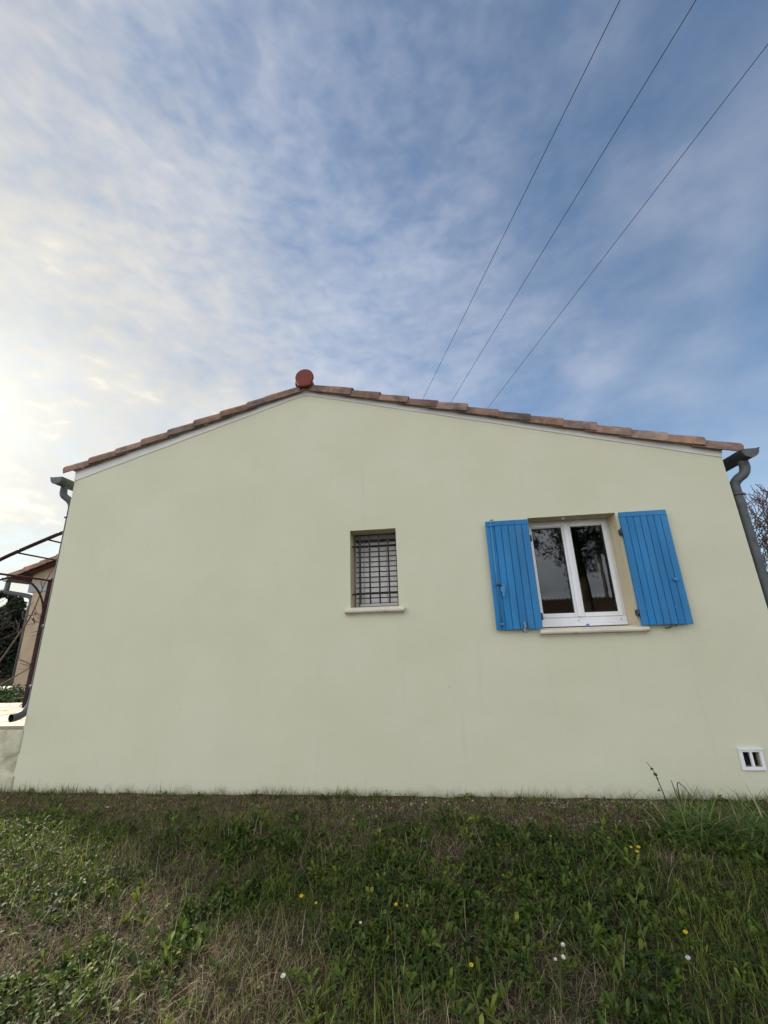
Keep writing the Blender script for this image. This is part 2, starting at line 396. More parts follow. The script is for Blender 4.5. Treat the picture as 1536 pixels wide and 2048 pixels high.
# roof: deck, tiles, ridge
roof = empty('roof', (XA, 0, 4.33), parent=house)
def slab(x0, x1, y0, y1, th=.03):
    o = MB(); z0, z1 = deck(x0), deck(x1)
    p = [(x0, y0, z0), (x1, y0, z1), (x1, y1, z1), (x0, y1, z0)]; q = [(a, b, c - th) for a, b, c in p]
    o.poly(p); o.poly(list(reversed(q)))
    for i in range(4):
        j = (i + 1) % 4; o.poly([p[i], q[i], q[j], p[j]])
    return o
slab(-4.385, XA, .005, DEPTH + .1).build('roof_deck', 'roof_board', roof); slab(XA, 3.088, .005, DEPTH + .1).build('roof_deck', 'roof_board', roof)
def tile_geo(L=.47, r0=.080, r1=.098, th=.014, n=9, lift=.014, skirt=.034, arc=1.0, flip=False):
    v = []; f = []
    for (x, r, dz) in ((0, r0, 0), (L - .012, r1, lift), (L, r1 - .003, lift - .001)):
        for rr in (r, r - th):
            for k in range(n + 1):
                a = math.pi * arc * k / n
                y = -math.cos(a) * rr; z = math.sin(a) * rr * 1.0
                if k == 0 or (k == n and arc == 1.0): z -= skirt
                if flip: y = -y
                v.append((x, y, z + dz))
    m = n + 1
    for s in range(2):
        A = s * 2 * m; B = (s + 1) * 2 * m
        for k in range(n):
            f.append((A + k, A + k + 1, B + k + 1, B + k)); f.append((A + m + k + 1, A + m + k, B + m + k, B + m + k + 1))
        f.append((A + m, A, B, B + m)); f.append((A + n, A + m + n, B + m + n, B + n))
    for k in range(n):
        f.append((k + m, k + m + 1, k + 1, k)); C = 4 * m; f.append((C + k, C + k + 1, C + m + k + 1, C + m + k))
    return v, f
def tile_mesh(name, m, **kw):
    v, f = tile_geo(**kw); me = bpy.data.meshes.new(name); me.from_pydata(v, [], f); me.materials.append(MATS[m])
    me.polygons.foreach_set('use_smooth', [True] * len(f)); me.update()
    bm = bmesh.new(); bm.from_mesh(me)
    for e in bm.edges:
        if len(e.link_faces) == 2 and e.calc_face_angle() > R(45): e.smooth = False
    bm.to_mesh(me); bm.free(); return me
TILE = tile_mesh('tile', 'tile')
VERGE = {1: tile_mesh('verge_tile', 'tile', arc=.66), -1: tile_mesh('verge_tile', 'tile', arc=.66, flip=True)}
STEP = .352
def tile_rows(side):
    xe = -4.50 if side < 0 else 3.25; ang = math.atan(.285 if side < 0 else .2735)
    n = int(abs(xe - XA) / (STEP * math.cos(ang))) + 1
    for r in range(n):            # from the eave upwards
        yield r, n, xe - side * (r * STEP + .47) * math.cos(ang), ang
def place_tile(x, y, side, ang, jit=1.0, parent=None):
    o = bpy.data.objects.new('tile', TILE); COL.objects.link(o); o.parent = parent or roof
    o.location = Vector((x, y, deck(x) + .008)) - wl(o.parent)
    rz = 0 if side > 0 else math.pi
    o.rotation_euler = (Matrix.Rotation(rz + random.gauss(0, .012) * jit, 4, 'Z') @ Matrix.Rotation(ang + random.gauss(0, .006) * jit, 4, 'Y') @ Matrix.Rotation(random.gauss(0, .03) * jit, 4, 'X')).to_euler()
    s = random.uniform(.97, 1.03); o.scale = (1, s, random.uniform(.95, 1.06))
    return o
for side in (-1, 1):
    for r, n, x, ang in tile_rows(side):
        if (side > 0 and x < XA + .04) or (side < 0 and x > XA - .04):
            if abs(x - XA) > .22 and (x - XA) * side < 0: continue
            x = XA + side * .05
        for c in range(5):
            o = place_tile(x, .030 + c * .205, side, ang)
            if c == 0: o.data = VERGE[side]
            if r == 0 and c: o.scale.x = .60      # only the verge tile reaches over the gutter
def rest_of_roof():
    gv, gf = tile_geo(n=5); gv = np.array(gv); V = []; F = []; base = 0
    for side in (-1, 1):
        for r, n, x, ang in tile_rows(side):
            if (x - XA) * side < .03: continue
            for c in range(5, 45):
                y = .030 + c * .205
                p = gv * [.6 if r == 0 else 1, 1, 1]; ca, sa = math.cos(ang), math.sin(ang)
                q = np.stack([(p[:, 0] * ca + p[:, 2] * sa) * side + x, p[:, 1] * side + y, -p[:, 0] * sa + p[:, 2] * ca + deck(x) + .008], 1)
                V.append(q); F += [tuple(i + base for i in f) for f in gf]; base += len(q)
    o = add('tiles_beyond', np.concatenate(V).tolist(), F, 'tile', roof, True); o['kind'] = 'stuff'
rest_of_roof()
# bed of mortar under the verge tiles
for side in (-1, 1):
    m = MB(); xa, xb = (XL - .02, XA) if side < 0 else (XA, XR + .02); n = 26
    xs = [xa + (xb - xa) * i / n for i in range(n + 1)]
    for i in range(n):
        a, b = xs[i], xs[i + 1]; ya = -.022 - random.uniform(0, .012)
        lo = .004 + random.uniform(0, .006); hi = random.uniform(.004, .016)
        q = [(a, deck(a) - lo), (b, deck(b) - lo), (b, deck(b) + hi), (a, deck(a) + hi)]
        m.poly([(u, ya, v_) for u, v_ in q]); m.poly([(a, .02, q[0][1]), (b, .02, q[1][1]), (b, ya, q[1][1]), (a, ya, q[0][1])])
    o = m.build('verge_mortar', 'mortar', roof)
# ridge tiles along the ridge and the round end piece
RT_v, RT_f = tile_geo(L=.44, r0=.096, r1=.104, th=.015, n=11, lift=.006, skirt=.05)
RT = bpy.data.meshes.new('ridge_tile'); RT.from_pydata(RT_v, [], RT_f); RT.materials.append(MATS['tile']); RT.polygons.foreach_set('use_smooth', [True] * len(RT_f)); RT.update()
for k in range(22):
    o = bpy.data.objects.new('ridge_tile', RT); COL.objects.link(o); o.parent = roof
    o.location = Vector((XA, -.085 + .44 + k * .385, 4.440)) - wl(roof); o.rotation_euler = (0, random.gauss(0, .01), -math.pi / 2 + random.gauss(0, .01))
def ridge_end():
    out = [(.116 * math.sin(R(a)), .116 * math.cos(R(a))) for a in range(-128, 129, 8)] + [(.078, -.118), (.03, -.126), (-.03, -.126), (-.078, -.118)]
    v = []; f = []; n = len(out)
    for y, s in ((-.118, .95), (-.110, 1.0), (-.090, 1.0)):
        v += [(XA + .02 + x * s, y, 4.462 + z * s) for x, z in out]
    for k in range(2):
        for i in range(n):
            j = (i + 1) % n; f.append((k * n + i, k * n + j, (k + 1) * n + j, (k + 1) * n + i))
    f.append(tuple(reversed(range(n)))); f.append(tuple(range(2 * n, 3 * n)))
    o = add('ridge_end_cap', v, f, 'ridge_red', roof); return o
ridge_end()
def gutter(cx, cz, r, parent, name='gutter', y0=-.10, y1=DEPTH, m='zinc', side=1):
    g = empty(name, (cx, y0, cz), parent=parent); n = 14; prof = []
    for k in range(n + 1):
        a = math.pi * k / n; prof.append((-math.cos(a) * r, -math.sin(a) * r))
    prof = [(prof[0][0], .012)] + prof + [(prof[-1][0], .012)]
    inner = [(x * (r - .004) / r, z + (.003 if z < 0 else 0)) for x, z in prof]
    b = MB(); N = len(prof)
    for A in (prof, inner):
        base = len(b.v); b.v += [(cx + x, y0, cz + z) for x, z in A] + [(cx + x, y1, cz + z) for x, z in A]
        for k in range(N - 1): b.f.append((base + k, base + k + 1, base + N + k + 1, base + N + k))
    for k in range(N - 1): b.f.append((k, k + 1, 2 * N + k + 1, 2 * N + k))
    b.build('channel', m, g, True)
    tube('bead', [(cx + side * (r + .004), y0 - .002, cz + .012), (cx + side * (r + .004), y1, cz + .012)], .009, m, g, 8)
    c = MB(); c.v = [(cx + x * 1.02, y0 - .004, cz + z * 1.02) for x, z in prof] + [(cx + x * 1.02, y0 + .006, cz + z * 1.02) for x, z in prof]
    c.f = [tuple(range(N)), tuple(reversed(range(N, 2 * N)))] + [(k, (k + 1) % N, N + (k + 1) % N, N + k) for k in range(N)]
    c.build('end_cap', m, g)
    for yb in np.arange(y0 + .5, y1, .6):
        MB().box(cx - r - .004, cx + r + .004, yb, yb + .025, cz + .006, cz + .010).build('bracket', m, g)
    return g
gutter(3.272, 3.068, .080, house, side=1); gutter(-4.522, 3.385, .078, house, side=-1)
def downpipe(path, r, collars, parent, seg=14, m='zinc', outlet=False):
    g = empty('downpipe', path[-1], parent=parent)
    o = tube('pipe', path, r, m, g, seg, cap=False)
    b = MB(); b.tube([Vector(p) for p in path[-8:]], r - .004, seg, False); b.build('pipe_lining', 'gasket', g, True)
    for (x, y, z) in collars:
        c = empty('collar', (x, y, z), parent=g)
        tube('ring', [(x, y, z - .016), (x, y, z + .016)], r + .006, m, c, seg)
        s = 1 if x > 0 else -1
        box('clamp_ear', x + s * (r + .004), x + s * (r + .03), y - .014, y + .002, z - .011, z + .011, m, c, .002)
    return g
p = smooth_path([(3.272, .03, 3.00), (3.276, .03, 2.93), (3.255, .038, 2.865), (3.195, .055, 2.815), (3.162, .068, 2.765), (3.157, .07, 2.70)], 6) + [Vector((3.157, .07, 2.0)), Vector((3.157, .07, 1.2)), Vector((3.157, .07, .10))]
downpipe(p, .045, [(3.157, .07, 2.655), (3.157, .07, 1.52), (3.157, .07, .5)], house)
p = smooth_path([(-4.522, .03, 3.32), (-4.526, .03, 3.26), (-4.515, .04, 3.20), (-4.465, .07, 3.15), (-4.438, .09, 3.10), (-4.432, .10, 3.04)], 6) + [Vector((-4.432, .10, 2.0))] + smooth_path([(-4.432, .10, 1.0), (-4.432, .10, .86), (-4.434, .085, .78), (-4.440, .04, .72), (-4.452, -.02, .695), (-4.462, -.075, .690)], 6)
downpipe(p, .040, [(-4.432, .10, 2.93), (-4.432, .10, 1.62), (-4.432, .10, .98)], house)

# ------------------------------------------------------------------ large window
def build_big_window():
    w = empty('window', (1.48, 0, 1.405), parent=house); w['label'] = 'white double casement window with dark glass between blue shutters'
    x0, x1, z0, z1 = BW; yf = .205
    fr = MB()
    fr.box(x0 + .001, x0 + .026, yf, yf + .06, z0 + .035, z1 - .001); fr.box(x1 - .026, x1 - .001, yf, yf + .06, z0 + .035, z1 - .001)
    fr.box(x0 + .0261, x1 - .0261, yf, yf + .06, z1 - .030, z1 - .001); fr.box(x0 + .0261, x1 - .0261, yf - .002, yf + .06, z0 + .035, z0 + .095)
    fr.build('frame', 'pvc_white', w)
    box('drip_rail', x0 + .004, x1 - .004, yf - .025, yf - .003, z0 + .016, z0 + .040, 'pvc_white', w, .004)
    box('bottom_rail', x0 + .003, x1 - .003, yf - .012, yf - .0025, z0 + .0405, z0 + .104, 'pvc_white', w, .003)
    xm = (x0 + x1) / 2 - .008
    for a, b in ((x0 + .028, xm - .004), (xm + .004, x1 - .028)):
        zb, zt = z0 + .104, z1 - .032; t = .043
        s = empty('sash', (a, yf, zb), parent=w)
        for (q0, q1, p0, p1, nm) in ((a, a + t, zb, zt, 'stile'), (b - t, b, zb, zt, 'stile'), (a + t + .0005, b - t - .0005, zb, zb + t, 'rail'), (a + t + .0005, b - t - .0005, zt - t, zt, 'rail')):
            box(nm, q0, q1, yf - .020, yf + .03, p0, p1, 'pvc_white', s, .006)
        g0, g1, h0, h1 = a + t, b - t, zb + t, zt - t
        gm = MB(); k = .008; yg = yf - .004
        gm.box(g0, g0 + k, yg, yf + .02, h0, h1); gm.box(g1 - k, g1, yg, yf + .02, h0, h1); gm.box(g0 + k, g1 - k, yg, yf + .02, h0, h0 + k); gm.box(g0 + k, g1 - k, yg, yf + .02, h1 - k, h1)
        gm.build('gasket', 'gasket', s)
        add('pane', boxv(g0 + .002, g1 - .002, yf + .004, yf + .008, h0 + .002, h1 - .002), BOXF, 'glass', s)
    box('centre_batten', xm - .026, xm + .020, yf - .034, yf - .0205, z0 + .108, z1 - .036, 'pvc_white', w, .005)
    box('vent_grille', x0 + .10, x0 + .36, yf - .034, yf - .0205, z1 - .066, z1 - .046, 'pvc_white', w, .006)
    for xx in (x0 + .05, xm - .02, x1 - .06): tube('drain_cap', [(xx, yf - .0135, z0 + .070), (xx, yf - .009, z0 + .070)], .006, 'gasket', w, 8)
    # stone sill with a rounded nose
    sx0, sx1 = 1.004, 1.985; prof = [(.16, 1.404), (-.035, 1.397)] + [(-.040 - .020 * math.sin(R(a)), 1.376 + .021 * math.cos(R(a))) for a in range(15, 180, 22)] + [(-.03, 1.352), (-.008, 1.349), (-.008, 1.335), (-.0005, 1.335), (-.0005, 1.40), (.16, 1.401)]
    def ext(name, xa, xb, prof, m, par):
        n = len(prof); v = [(xa, y, z) for y, z in prof] + [(xb, y, z) for y, z in prof]
        return add(name, v, [tuple(range(n)), tuple(reversed(range(n, 2 * n)))] + [(i, n + i, n + (i + 1) % n, (i + 1) % n) for i in range(n)], m, par)
    nose = [(p_, q_) for p_, q_ in prof[1:-2]] + [(-.0005, 1.398)]
    ext('sill', sx0, sx1, nose, 'sill_stone', w)
    box('sill_bed', x0 + .002, x1 - .002, -.0004, .20, 1.4052, 1.412, 'sill_stone', w)
    # small white bead under the lintel and blue knob on the sill
    tube('ceiling_stud', smooth_path([(1.425, .07, 2.524), (1.425, .07, 2.515), (1.425, .07, 2.503)], 3), [.018, .019, .019, .017, .014, .009, .003], 'pvc_white', w, 12)
    tube('sill_knob', [(1.468, .015, 1.412), (1.468, .015, 1.425), (1.468, .015, 1.437), (1.468, .015, 1.441)], [.014, .016, .013, .006], 'blue_knob', w, 12)
    # the small window's sill
    return ext, nose
ext, nose = build_big_window()

# ------------------------------------------------------------------ shutters
def build_shutter(x0, x1, z0, z1, left):
    yb, yf = -.026, -.056
    s = empty('shutter', ((x0 + x1) / 2, yb, z0), parent=house)
    s['label'] = 'blue plank shutter with vertical locking rod and handle' if left else 'blue plank shutter with small latch near its outer edge'
    box('backing_board', x0 + .003, x1 - .003, yb - .016, yb, z0 + .003, z1 - .003, 'shutter_blue', s)
    zt = z1 - .052
    box('top_rail', x0, x1, yf, yb - .0165, zt + .0012, z1, 'shutter_blue', s, .002, 1)
    n = 6 if left else 7
    e = .055 if left else 0
    xs = np.linspace(x0 + (.0 if not left else .0), x1, n + 1)
    if left: xs = np.concatenate([[x0], np.linspace(x0 + .088, x1, n)])
    for i in range(len(xs) - 1):
        g = .0026
        box('plank', xs[i] + (g if i else 0), xs[i + 1] - (g if i < len(xs) - 2 else 0), yf + random.uniform(0, .0012), yb - .0165, z0 + random.uniform(0, .0015), zt - random.uniform(0, .001), 'shutter_blue', s, .0025, 1)
    W = x1 - x0
    for zz in (z0 + .15, z1 - .145):
        for q in ((.26, .56, .83) if left else (.14, .40, .72)):
            xx = x0 + W * q; box('screw_head', xx - .008, xx + .008, yf - .005, yf - .0002, zz - .006 + (q - .5) * .0, zz + .006, 'shutter_metal', s, .002, 1)
    # hinges on the window side
    hx = x1 if left else x0
    sg = 1 if left else -1
    for zz in (z0 + .115, z1 - .20):
        h = empty('hinge', (hx, yf, zz), parent=s)
        tube('knuckle', [(hx + sg * .010, -.045, zz - .034), (hx + sg * .010, -.045, zz + .034)], .0095, 'hinge_dark', h, 10)
        box('leaf', min(hx - sg * .0, hx + sg * .022), max(hx, hx + sg * .022), -.040, -.004, zz - .026, zz + .026, 'hinge_dark', h, .002, 1)
    if left:
        rx = x0 + .052; rod = empty('locking_rod', (rx, yf - .012, z0), parent=s)
        tube('rod', [(rx, yf - .013, z0 + .02), (rx, yf - .013, z1 + .008)], .0075, 'shutter_metal', rod, 10)
        for zz in (z0 + .055, z0 + .43, z1 - .05):
            box('guide', rx - .018, rx + .018, yf - .024, yf - .0003, zz - .007, zz + .007, 'shutter_metal', rod, .003)
        tube('top_hook', [(rx, yf - .013, z1 + .004), (rx + .02, yf - .010, z1 + .010), (rx + .036, yf + .004, z1 + .014)], .005, 'hinge_dark', rod, 8)
        hz = z0 + .425; hd = empty('handle', (rx, yf - .02, hz), parent=s)
        tube('pivot', smooth_path([(rx - .016, yf - .026, hz + .004), (rx + .012, yf - .03, hz + .012), (rx + .040, yf - .026, hz - .004)], 4), .0075, 'hinge_dark', hd, 8)
        out = [(0, .012), (.014, .006), (.018, -.016), (.024, -.038), (.018, -.062), (.008, -.078), (.014, -.092), (.010, -.106), (0, -.112)]
        out = out + [(-x, z) for x, z in reversed(out[1:-1])]; nn = len(out); hx2 = rx + .048
        v = [(hx2 + x, yf - .026, hz + z) for x, z in out] + [(hx2 + x, yf - .014, hz + z) for x, z in out]
        add('lever', v, [tuple(range(nn)), tuple(reversed(range(nn, 2 * nn)))] + [(i, nn + i, nn + (i + 1) % nn, (i + 1) % nn) for i in range(nn)], 'shutter_metal', hd)
    else:
        lx = x1 - .070; lz = z0 + .41
        box('latch', lx - .012, lx + .012, yf - .022, yf - .0003, lz - .014, lz + .010, 'shutter_metal', s, .003)
        tube('latch_pin', [(lx - .026, yf - .016, lz + .004), (lx + .022, yf - .016, lz - .001)], .0055, 'shutter_metal', s, 8)
    # tie-back holding the open shutter
    tx = x0 + W * (.60 if left else .53); t = empty('tie_back', (tx, yb, z0), parent=s)
    m_ = 'zinc_light' if left else 'hinge_dark'
    tube('arm', [(tx, -.001, z0 - .018), (tx, -.07, z0 - .018)], .006, 'hinge_dark', t, 8)
    if left:
        box('catch', tx - .012, tx + .012, -.078, -.066, z0 - .028, z0 + .008, m_, t, .003)
        tube('weight', smooth_path([(tx + .003, -.073, z0 + .006), (tx + .008, -.073, z0 + .030), (tx + .004, -.073, z0 + .05), (tx + .012, -.073, z0 + .068)], 3), [.006, .009, .011, .009, .008, .010, .011, .009, .006, .003], 'zinc_light', t, 8)
    else:
        tube('catch', smooth_path([(tx - .05, -.066, z0 - .028), (tx - .01, -.07, z0 - .022), (tx + .025, -.07, z0 - .002), (tx + .055, -.066, z0 - .010)], 4), .008, m_, t, 8)
        box('plate', tx - .045, tx - .02, -.074, -.062, z0 - .03, z0 - .014, 'zinc_light', t, .003)
build_shutter(.598, 1.030, 1.408, 2.500, True)
build_shutter(1.930, 2.375, 1.408, 2.512, False)

# ------------------------------------------------------------------ small window with grille and blind
def build_small_window():
    w = empty('window', (-.60, 0, 1.672), parent=house); w['label'] = 'narrow window with black iron grille over closed grey slatted blind'
    x0, x1, z0, z1 = SW
    fr = MB(); yf = .285
    fr.box(x0 + .001, x0 + .035, yf, yf + .05, z0 + .01, z1 - .001); fr.box(x1 - .035, x1 - .001, yf, yf + .05, z0 + .01, z1 - .001)
    fr.box(x0 + .0351, x1 - .0351, yf, yf + .05, z1 - .04, z1 - .001); fr.box(x0 + .0351, x1 - .0351, yf, yf + .05, z0 + .01, z0 + .05); fr.build('frame', 'pvc_white', w)
    add('pane', boxv(x0 + .034, x1 - .034, yf + .02, yf + .025, z0 + .049, z1 - .039), BOXF, 'glass', w)
    b = empty('blind', (x0 + .25, .24, z0), parent=w)
    bx0, bx1 = x0 + .018, x1 - .006
    box('head_box', x0 + .003, x1 - .003, .215, .270, z1 - .062, z1 - .012, 'blind_box', b, .004)
    n = 12; zt = z1 - .080; pitch = (zt - (z0 + .066)) / n
    box('shadow_board', bx0, bx1, +.262, .266, z0 + .03, z1 - .05, 'gasket', b)  # black sheet standing in for the deep shade between the slats
    for i in range(n):
        zc = zt - pitch * (i + .5) - .004; h = pitch * .405; tl = .006 if i else .016
        v = []
        for q in (-1, 0, 1):
            for e_ in (0, .003): v += [(bx0, .238 + tl * q + .004 * q * q + e_, zc + q * h), (bx1, .238 + tl * q + .004 * q * q + e_, zc + q * h)]
        f = []
        for j in (0, 4): f += [(j, j + 1, j + 5, j + 4), (j + 3, j + 2, j + 6, j + 7), (j, j + 4, j + 6, j + 2), (j + 1, j + 3, j + 7, j + 5)]
        f += [(0, 2, 3, 1), (8, 9, 11, 10)]
        add('slat', v, f, 'blind_grey', b)
    box('bottom_rail', bx0, bx1, .224, .256, z0 + .028, z0 + .060, 'blind_grey', b, .004)
    for xx in (x0 + .112, x1 - .135):
        pts = []; L = zt - z0 - .05
        for k in range(49):
            pts.append((xx + .0022 * math.sin(k * 1.9), .224, zt + .01 - L * k / 48))
        tube('ladder_cord', pts, .0028, 'cord', b, 6)
    g = empty('grille', (x0 + .25, .09, z0), parent=w); yg = .095
    for zz in (2.345, 1.822): tube('cross_bar', [(x0 - .004, yg, zz), (x1 + .004, yg, zz)], .0075, 'iron_black', g, 8)
    for k in range(4):
        xx = -.757 + k * .1035; box('bar', xx - .0085, xx + .0085, yg - .017, yg - .008, z0 + .045, z1 - .045, 'iron_black', g, .001, 1)
    for xx in (x0 + .058, x1 - .022): box('guide_bar', xx - .0035, xx + .0035, .205, .214, z0 + .03, z1 - .062, 'iron_black', g)
    nz = [(y, z + (1.672 - 1.405)) for y, z in nose]
    ext('sill', -.905, -.292, nz, 'sill_stone', w)
    box('sill_bed', x0 + .002, x1 - .002, -.0004, .28, z0 + .0003, z0 + .008, 'sill_stone', w)
build_small_window()

# ------------------------------------------------------------------ air vent low on the wall
def build_vent():
    v = empty('air_vent', (2.59, 0, .21), parent=house); v['label'] = 'small white air vent with two dark openings'
    a0, a1, c0, c1 = 2.502, 2.684, .214, .378; y = -.018
    box('frame_side', a0, a0 + .026, y, -.0006, c0, c1, 'pvc_white', v, .003); box('frame_side', a1 - .026, a1, y, -.0006, c0, c1, 'pvc_white', v, .003)
    box('frame_top', a0 + .0265, a1 - .0265, y - .004, -.0006, c1 - .026, c1, 'pvc_white', v, .003); box('frame_bottom', a0 + .0265, a1 - .0265, y, -.0006, c0, c0 + .026, 'pvc_white', v, .003)
    m = (a0 + a1) / 2; box('mullion', m - .010, m + .010, y + .003, .004, c0 + .0265, c1 - .0265, 'pvc_white', v, .002)
    box('lip', a0 - .004, a1 + .004, y - .012, y - .0045, c1 - .008, c1 + .004, 'pvc_white', v, .002)
    for xa, xb in ((a0 + .0265, m - .0105), (m + .0105, a1 - .0265)):
        mb = MB()
        for k in range(5):
            z = c0 + .035 + k * .02; mb.poly([(xa, .02, z), (xb, .02, z), (xb, .05, z + .016), (xa, .05, z + .016)])
        mb.build('louvre', 'gasket', v)
    box('backing', 2.5255, 2.6645, .055, .065, .236, .354, 'gasket', v)  # black backing and louvres put the shade of the vent openings into colour
build_vent()

# ------------------------------------------------------------------ terrace and things on the left
def build_terrace():
    t = box('terrace', -9.0, XL - .003, .045, 1.75, -.2, .566, 'mortar'); tag(t, kind='structure')
    y = .022
    for j in range(5):
        d = .33; x = XL - .006
        for i in range(9):
            wdt = .5; box('paving_tile', x - wdt + .006, x, y, y + d - .006, .5665 + random.uniform(0, .002), .598 + random.uniform(-.002, .002), 'terrace_tile', t, .003, 1); x -= wdt
        y += d
build_terrace()
def build_retaining_wall():
    nx, nz = 150, 44; x0, x1, z0, z1 = -8.8, XL + .012, -.30, .565
    xs = np.linspace(x0, x1, nx); zs = np.linspace(z0, z1, nz); X, Z = np.meshgrid(xs, zs)
    n1 = vnoise(X + 40, Z * 1.3 + 20, 3.2, 2); n2 = vnoise(X + 10, Z + 3, 9, 3)
    Y = .012 + .05 * (.5 - n1) - .018 * n2 + .030 * np.exp(-((n1 - .5) / .035) ** 2)
    Y = np.where(X > XL - .10, np.minimum(Y, .03) * .6 + .002, Y); Y = np.clip(Y, -.012, .044)
    V = np.stack([X, Y, Z], -1).reshape(-1, 3).tolist(); F = [(j * nx + i, j * nx + i + 1, (j + 1) * nx + i + 1, (j + 1) * nx + i) for j in range(nz - 1) for i in range(nx - 1)]
    n = len(V); V += [(x0, .044, z0), (x1, .044, z0), (x1, .044, z1), (x0, .044, z1)]; F.append((n, n + 3, n + 2, n + 1))
    F.append(tuple([(nz - 1) * nx + i for i in range(nx)] + [n + 2, n + 3]))
    F.append(tuple([j * nx + nx - 1 for j in range(nz)][::-1] + [n + 1, n + 2]))
    tag(add('retaining_wall', V, F, 'rubble_render', None, True), 'lumpy rendered retaining wall under the bright terrace at the house corner', 'wall')
build_retaining_wall()

def build_porch():
    po = empty('porch', (-7.7, 3.0, .5), 'tiled porch roof on a beige rendered pillar behind the iron pergola', 'porch')
    box('pillar', -7.885, -7.515, 2.98, 3.34, .66, 2.42, 'pillar_render', po, .012)
    box('wooden_post', -7.50, -7.33, 3.1, 3.3, .66, 2.45, 'brown_wood', po, .01)
    box('beam', -8.02, -4.60, 2.99, 3.33, 2.425, 2.60, 'zinc_light', po, .008)
    def pd(x): return 2.735 + .335 * (x + 8.30)
    m = MB(); m.poly([(-8.0, 3.02, 2.601), (-4.62, 3.02, 2.601), (-4.62, 3.02, pd(-4.62) - .05), (-8.0, 3.02, pd(-8.0) - .05)]); m.poly([(-8.0, 3.28, 2.601), (-8.0, 3.28, pd(-8.0) - .05), (-4.62, 3.28, pd(-4.62) - .05), (-4.62, 3.28, 2.601)]); m.build('gable_infill', 'pillar_render', po)
    sl = MB(); p = [(-8.28, 2.88, pd(-8.28)), (-4.60, 2.88, pd(-4.60)), (-4.60, 7.0, pd(-4.60)), (-8.28, 7.0, pd(-8.28))]; q = [(a, b, c - .05) for a, b, c in p]
    sl.poly(p); sl.poly(q[::-1])
    for i in range(4): sl.poly([p[i], q[i], q[(i + 1) % 4], p[(i + 1) % 4]])
    rf = sl.build('roof', 'brown_wood', po)
    ang = math.atan(.335)
    for r in range(10):
        x = -8.36 + (r * STEP + .47) * math.cos(ang)
        for c in range(6):
            o = bpy.data.objects.new('tile', TILE); COL.objects.link(o); o.parent = rf
            o.location = Vector((x, 2.90 + c * .205, pd(x) + .006)) - wl(rf); o.rotation_euler = (Matrix.Rotation(math.pi, 4, 'Z') @ Matrix.Rotation(ang, 4, 'Y')).to_euler()
    gutter(-8.37, 2.70, .065, po, y0=2.80, y1=7.0, side=-1, m='zinc_light')
    pts = smooth_path([(-8.37, 2.88, 2.64), (-8.37, 2.88, 2.50), (-8.36, 2.89, 2.44), (-8.02, 3.02, 2.36), (-7.95, 3.05, 2.28), (-7.95, 3.05, 2.15)], 5) + [Vector((-7.95, 3.05, .75))]
    tube('downpipe', pts, .042, 'zinc', po, 12)
build_porch()
def build_garden_wall():
    g = empty('garden_wall', (-8.5, 3.1, .3), 'low garden wall with pale coping at the foot of the porch pillar', 'wall')
    box('wall', -12, -6.4, 3.0, 3.36, .2, .615, 'rubble_render', g, .02); x = -12.05
    while x < -6.6:
        box('coping_stone', x, x + .49, 2.95, 3.41, .617, .657 + random.uniform(-.004, .004), 'coping', g, .008, 1); x += .5
build_garden_wall()
def build_pergola():
    g = empty('pergola', (-5.68, 1.2, .6), 'dark painted iron pergola with curved top rails on the terrace', 'pergola')
    X = -5.68; m = 'pergola_paint'
    for y in (.20, 1.22): box('post', X - .028, X + .028, y - .028, y + .028, .6, 2.33, m, g, .004)
    tube('side_rail', [(X, .15, 2.335), (X, 1.26, 2.335)], .014, m, g)
    arch = [(X, .71 + .49 * math.cos(R(a)), 1.78 + .535 * math.sin(R(a))) for a in range(0, 181, 9)]
    tube('side_arch', arch, .013, m, g)
    rail = lambda y: smooth_path([(-5.75, y, 2.33), (-5.46, y, 2.475), (-5.25, y, 2.562), (-4.84, y, 2.715), (-4.63, y, 2.785), (-4.372, y, 2.84)], 5)
    for y in (.25, 1.25): tube('curved_rail', rail(y), .023, m, g)
    for (x, z) in ((-5.25, 2.555), (-4.855, 2.705)): tube('cross_rod', [(x, .24, z), (x, 1.26, z)], .0105, m, g)
    sp = [(X + .02 + .055 + .055 * (1 - k / 40) * math.cos(k * .33), 1.30, 2.30 + .055 * (1 - k / 40) * math.sin(k * .33)) for k in range(34)]
    tube('scroll', sp, .010, m, g, 8)
build_pergola()

# branching woody plants
def branch(mb, p, d, L, r, depth, spread=.5, up=.12, wob=.16, kids=(2, 4), minr=.002, seg=5):
    n = 5; pts = [p.copy()]; rr = [r]; q = p.copy(); dd = d.normalized()
    for i in range(n):
        dd = (dd + Vector((random.gauss(0, wob), random.gauss(0, wob), random.gauss(0, wob) + up))).normalized()
        q = q + dd * L / n; pts.append(q.copy()); rr.append(max(minr, r * (1 - .45 * (i + 1) / n)))
    mb.tube(pts, rr, seg if depth > 1 else 4, False)
    if depth == 0: return
    for k in range(random.randint(*kids)):
        i = random.randint(2, n); a = random.uniform(0, 2 * math.pi); o = dd.orthogonal().normalized(); o = Matrix.Rotation(a, 3, dd) @ o
        branch(mb, pts[i], dd * (1 - spread) + o * spread, L * random.uniform(.55, .8), max(minr, rr[i] * .62), depth - 1, spread, up, wob, kids, minr, seg)
